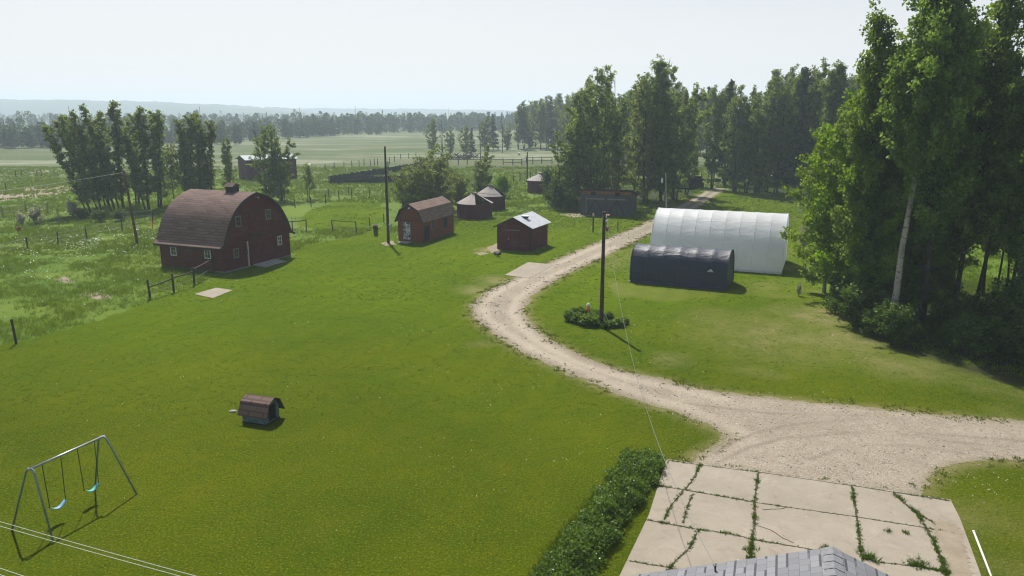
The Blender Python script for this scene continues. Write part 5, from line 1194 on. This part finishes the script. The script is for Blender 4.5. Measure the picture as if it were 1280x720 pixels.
def brush_pile():
    t = thing('brush_pile', 'dark heap of dead brush in the meadow below the mid-field trees', 'brush pile', G(580, 199)); r = random.Random(9); m = MB()
    for _ in range(90):
        a = r.uniform(0, 6.28); x = r.gauss(0, 2.4); y = r.gauss(0, 1.0); m.tube([(x, y, r.uniform(0, .6)), (x + math.cos(a) * 1.8, y + math.sin(a) * 1.4, r.uniform(.2, 1.9))], .08, 4)
    m.build('branches', 'dark bark', t)
brush_pile()
def vehicle(px, py, label, name, cat, L, Wd, Hh, rz, body, tall_=False):
    t = thing(name, label, cat, G(px, py), R(rz)); r = .36
    prof = [(-L / 2, .4), (-L / 2, .95), (-L * .42, 1.0), (-L * .30, Hh), (L * .20, Hh), (L * .32, 1.05), (L / 2, .95), (L / 2, .4)] if not tall_ else [(-L / 2, .5), (-L / 2, Hh * .95), (-L * .45, Hh), (L * .42, Hh), (L / 2, Hh * .8), (L / 2, .5)]
    n = len(prof); m = MB(); m.add([(x, -Wd / 2, z) for x, z in prof] + [(x, Wd / 2, z) for x, z in prof], [tuple(range(n)), tuple(range(2 * n - 1, n - 1, -1))] + [(i, i + n, (i + 1) % n + n, (i + 1) % n) for i in range(n)])
    o = m.build('body', body, t); tri_fan_recalc(o)
    for s in (-1, 1): MB().box((-L * .05, s * (Wd / 2 + .004), (Hh + .95) / 2 + .03), (L * .42, .02, (Hh - 1.0) * .7 if not tall_ else .7)).build('window', 'window glass', t)
    for x in (-L * .3, L * .3):
        for s in (-1, 1):
            w = MB().tube([(x, s * (Wd / 2 - .2), r), (x, s * (Wd / 2 + .01), r)], r, 14).build('wheel', 'black rubber', t); MB().tube([(x, s * (Wd / 2 + .01), r), (x, s * (Wd / 2 + .03), r)], r * .55, 10).build('rim', 'steel', w)
vehicle(963, 229, 'white car parked under the dark trees beyond the white shelter', 'parked_car', 'car', 4.4, 1.8, 1.5, 8, 'white plastic')
vehicle(405, 160.5, 'tiny white camper on the far road at the end of the field', 'camper', 'camper', 8, 2.6, 4.2, 5, 'white plastic', True)
vehicle(843, 210, 'pale trailer glimpsed through the trees left of the farm track', 'trailer', 'trailer', 5.5, 2.3, 2.6, 20, 'white plastic', True)

# ------------------------------------------------------------------ hills, haze, sky, sun, camera
def hill(name, x0, x1, y, prof, depth, seed):
    nx, ny = 300, 24; xs = np.linspace(x0, x1, nx); V = []
    for j in range(ny):
        t = j / (ny - 1); yy = y + depth * t
        top = prof(xs) + (fbm(xs, np.full(nx, yy), 45, seed, 4) - .5) * 9; z = np.sin(np.clip(t * 1.25, 0, 1) * math.pi / 2) * top
        z = z + (vnoise(xs / 9, np.full(nx, yy / 9), seed) * 4 * (t > .05)); V.append(np.stack([xs, np.full(nx, yy), np.maximum(z, -.5 if j == 0 else .1)], 1))
    V = np.concatenate(V); i, j = np.meshgrid(np.arange(nx - 1), np.arange(ny - 1)); i = i.ravel(); j = j.ravel()
    F = np.stack([j * nx + i, j * nx + i + 1, (j + 1) * nx + i + 1, (j + 1) * nx + i], 1)
    me = fast_mesh(name, V, F); me.polygons.foreach_set('use_smooth', [True] * len(F)); tag(link(name, me, 'wooded hill'), None, None, None, 'structure')
# heights from the skyline: 14 px above the horizon at the left, falling to nothing at x = 330
hill('hills', -1900, -560, 1900, lambda x: np.interp(x, [-1900, -1350, -1150, -1000, -850, -700, -600, -560], [46, 43, 40, 35, 29, 20, 10, 2]), 500, 4)
hill('hills', -1500, 2400, 2700, lambda x: np.interp(x, [-1500, -900, -500, -200, 0, 60, 150, 260, 420, 900, 2400], [24, 22, 20, 17, 14, 13, 18, 21, 19, 22, 26]), 450, 8)

DENS = 0.0005
hz = NT('haze air'); vol = hz.n('VolumePrincipled', {'Color': (.72, .86, 1.0, 1), 'Density': DENS, 'Anisotropy': .25})
hz.t.links.new(vol.outputs[0], hz.out.inputs['Volume'])
tag(MB().span((-2700, -260, -1.0), (2700, 3420, 62)).build('haze', 'haze air'), None, None, None, 'stuff')

SUN_EL, SUN_AZ = 53.0, -17.0                                        # azimuth from +Y, clockwise
w = bpy.data.worlds.new('World'); scene.world = w; w.use_nodes = True; nt = w.node_tree; nt.nodes.clear()
sky = nt.nodes.new('ShaderNodeTexSky'); sky.sky_type = 'NISHITA'; sky.sun_disc = False; sky.sun_elevation = R(SUN_EL); sky.sun_rotation = R(SUN_AZ); sky.altitude = 700; sky.air_density = 1.0; sky.dust_density = 4.0; sky.ozone_density = 1.0
tc = nt.nodes.new('ShaderNodeTexCoord'); sx = nt.nodes.new('ShaderNodeSeparateXYZ'); nt.links.new(tc.outputs['Generated'], sx.inputs[0])
mr = nt.nodes.new('ShaderNodeMapRange'); mr.interpolation_type = 'SMOOTHSTEP'; nt.links.new(sx.outputs[2], mr.inputs['Value'])
mr.inputs['From Min'].default_value = -.05; mr.inputs['From Max'].default_value = .40; mr.inputs['To Min'].default_value = .97; mr.inputs['To Max'].default_value = .10
mx = nt.nodes.new('ShaderNodeMix'); mx.data_type = 'RGBA'; nt.links.new(mr.outputs[0], mx.inputs[0]); nt.links.new(sky.outputs[0], mx.inputs[6]); mx.inputs[7].default_value = (9.1, 9.1, 9.2, 1)
bg = nt.nodes.new('ShaderNodeBackground'); bg.inputs[1].default_value = .080; ou = nt.nodes.new('ShaderNodeOutputWorld')
nt.links.new(mx.outputs[2], bg.inputs[0]); nt.links.new(bg.outputs[0], ou.inputs[0])
ld = bpy.data.lights.new('sun', 'SUN'); ld.energy = 5.0; ld.angle = R(.6); ld.color = (1, .95, .87); lo = bpy.data.objects.new('sun', ld); COL.objects.link(lo)
sd = Vector((math.sin(R(SUN_AZ)) * math.cos(R(SUN_EL)), math.cos(R(SUN_AZ)) * math.cos(R(SUN_EL)), math.sin(R(SUN_EL))))
lo.rotation_euler = sd.to_track_quat('Z', 'Y').to_euler(); lo.location = (0, 60, 50)
cd = bpy.data.cameras.new('camera'); cd.sensor_width = 36; cd.lens = 36 * FPX / 1280; cd.clip_end = 9000; cd.clip_start = .1
co = bpy.data.objects.new('camera', cd); COL.objects.link(co); co.location = (0, 0, CAM_H); co.rotation_euler = (R(90) - PITCH, 0, 0); scene.camera = co
vs = scene.view_settings; vs.view_transform = 'Standard'; vs.look = 'None'; vs.gamma = 1; vs.exposure = .36; vs.use_curve_mapping = False
c = scene.cycles; c.use_denoising = True; c.denoiser = 'OPENIMAGEDENOISE'; c.denoising_input_passes = 'RGB_ALBEDO_NORMAL'; c.denoising_prefilter = 'ACCURATE'; c.use_adaptive_sampling = False; c.filter_width = 1.15; c.max_bounces = 8; c.diffuse_bounces = 3; c.glossy_bounces = 2; c.transmission_bounces = 4; c.transparent_max_bounces = 8; c.volume_bounces = 1
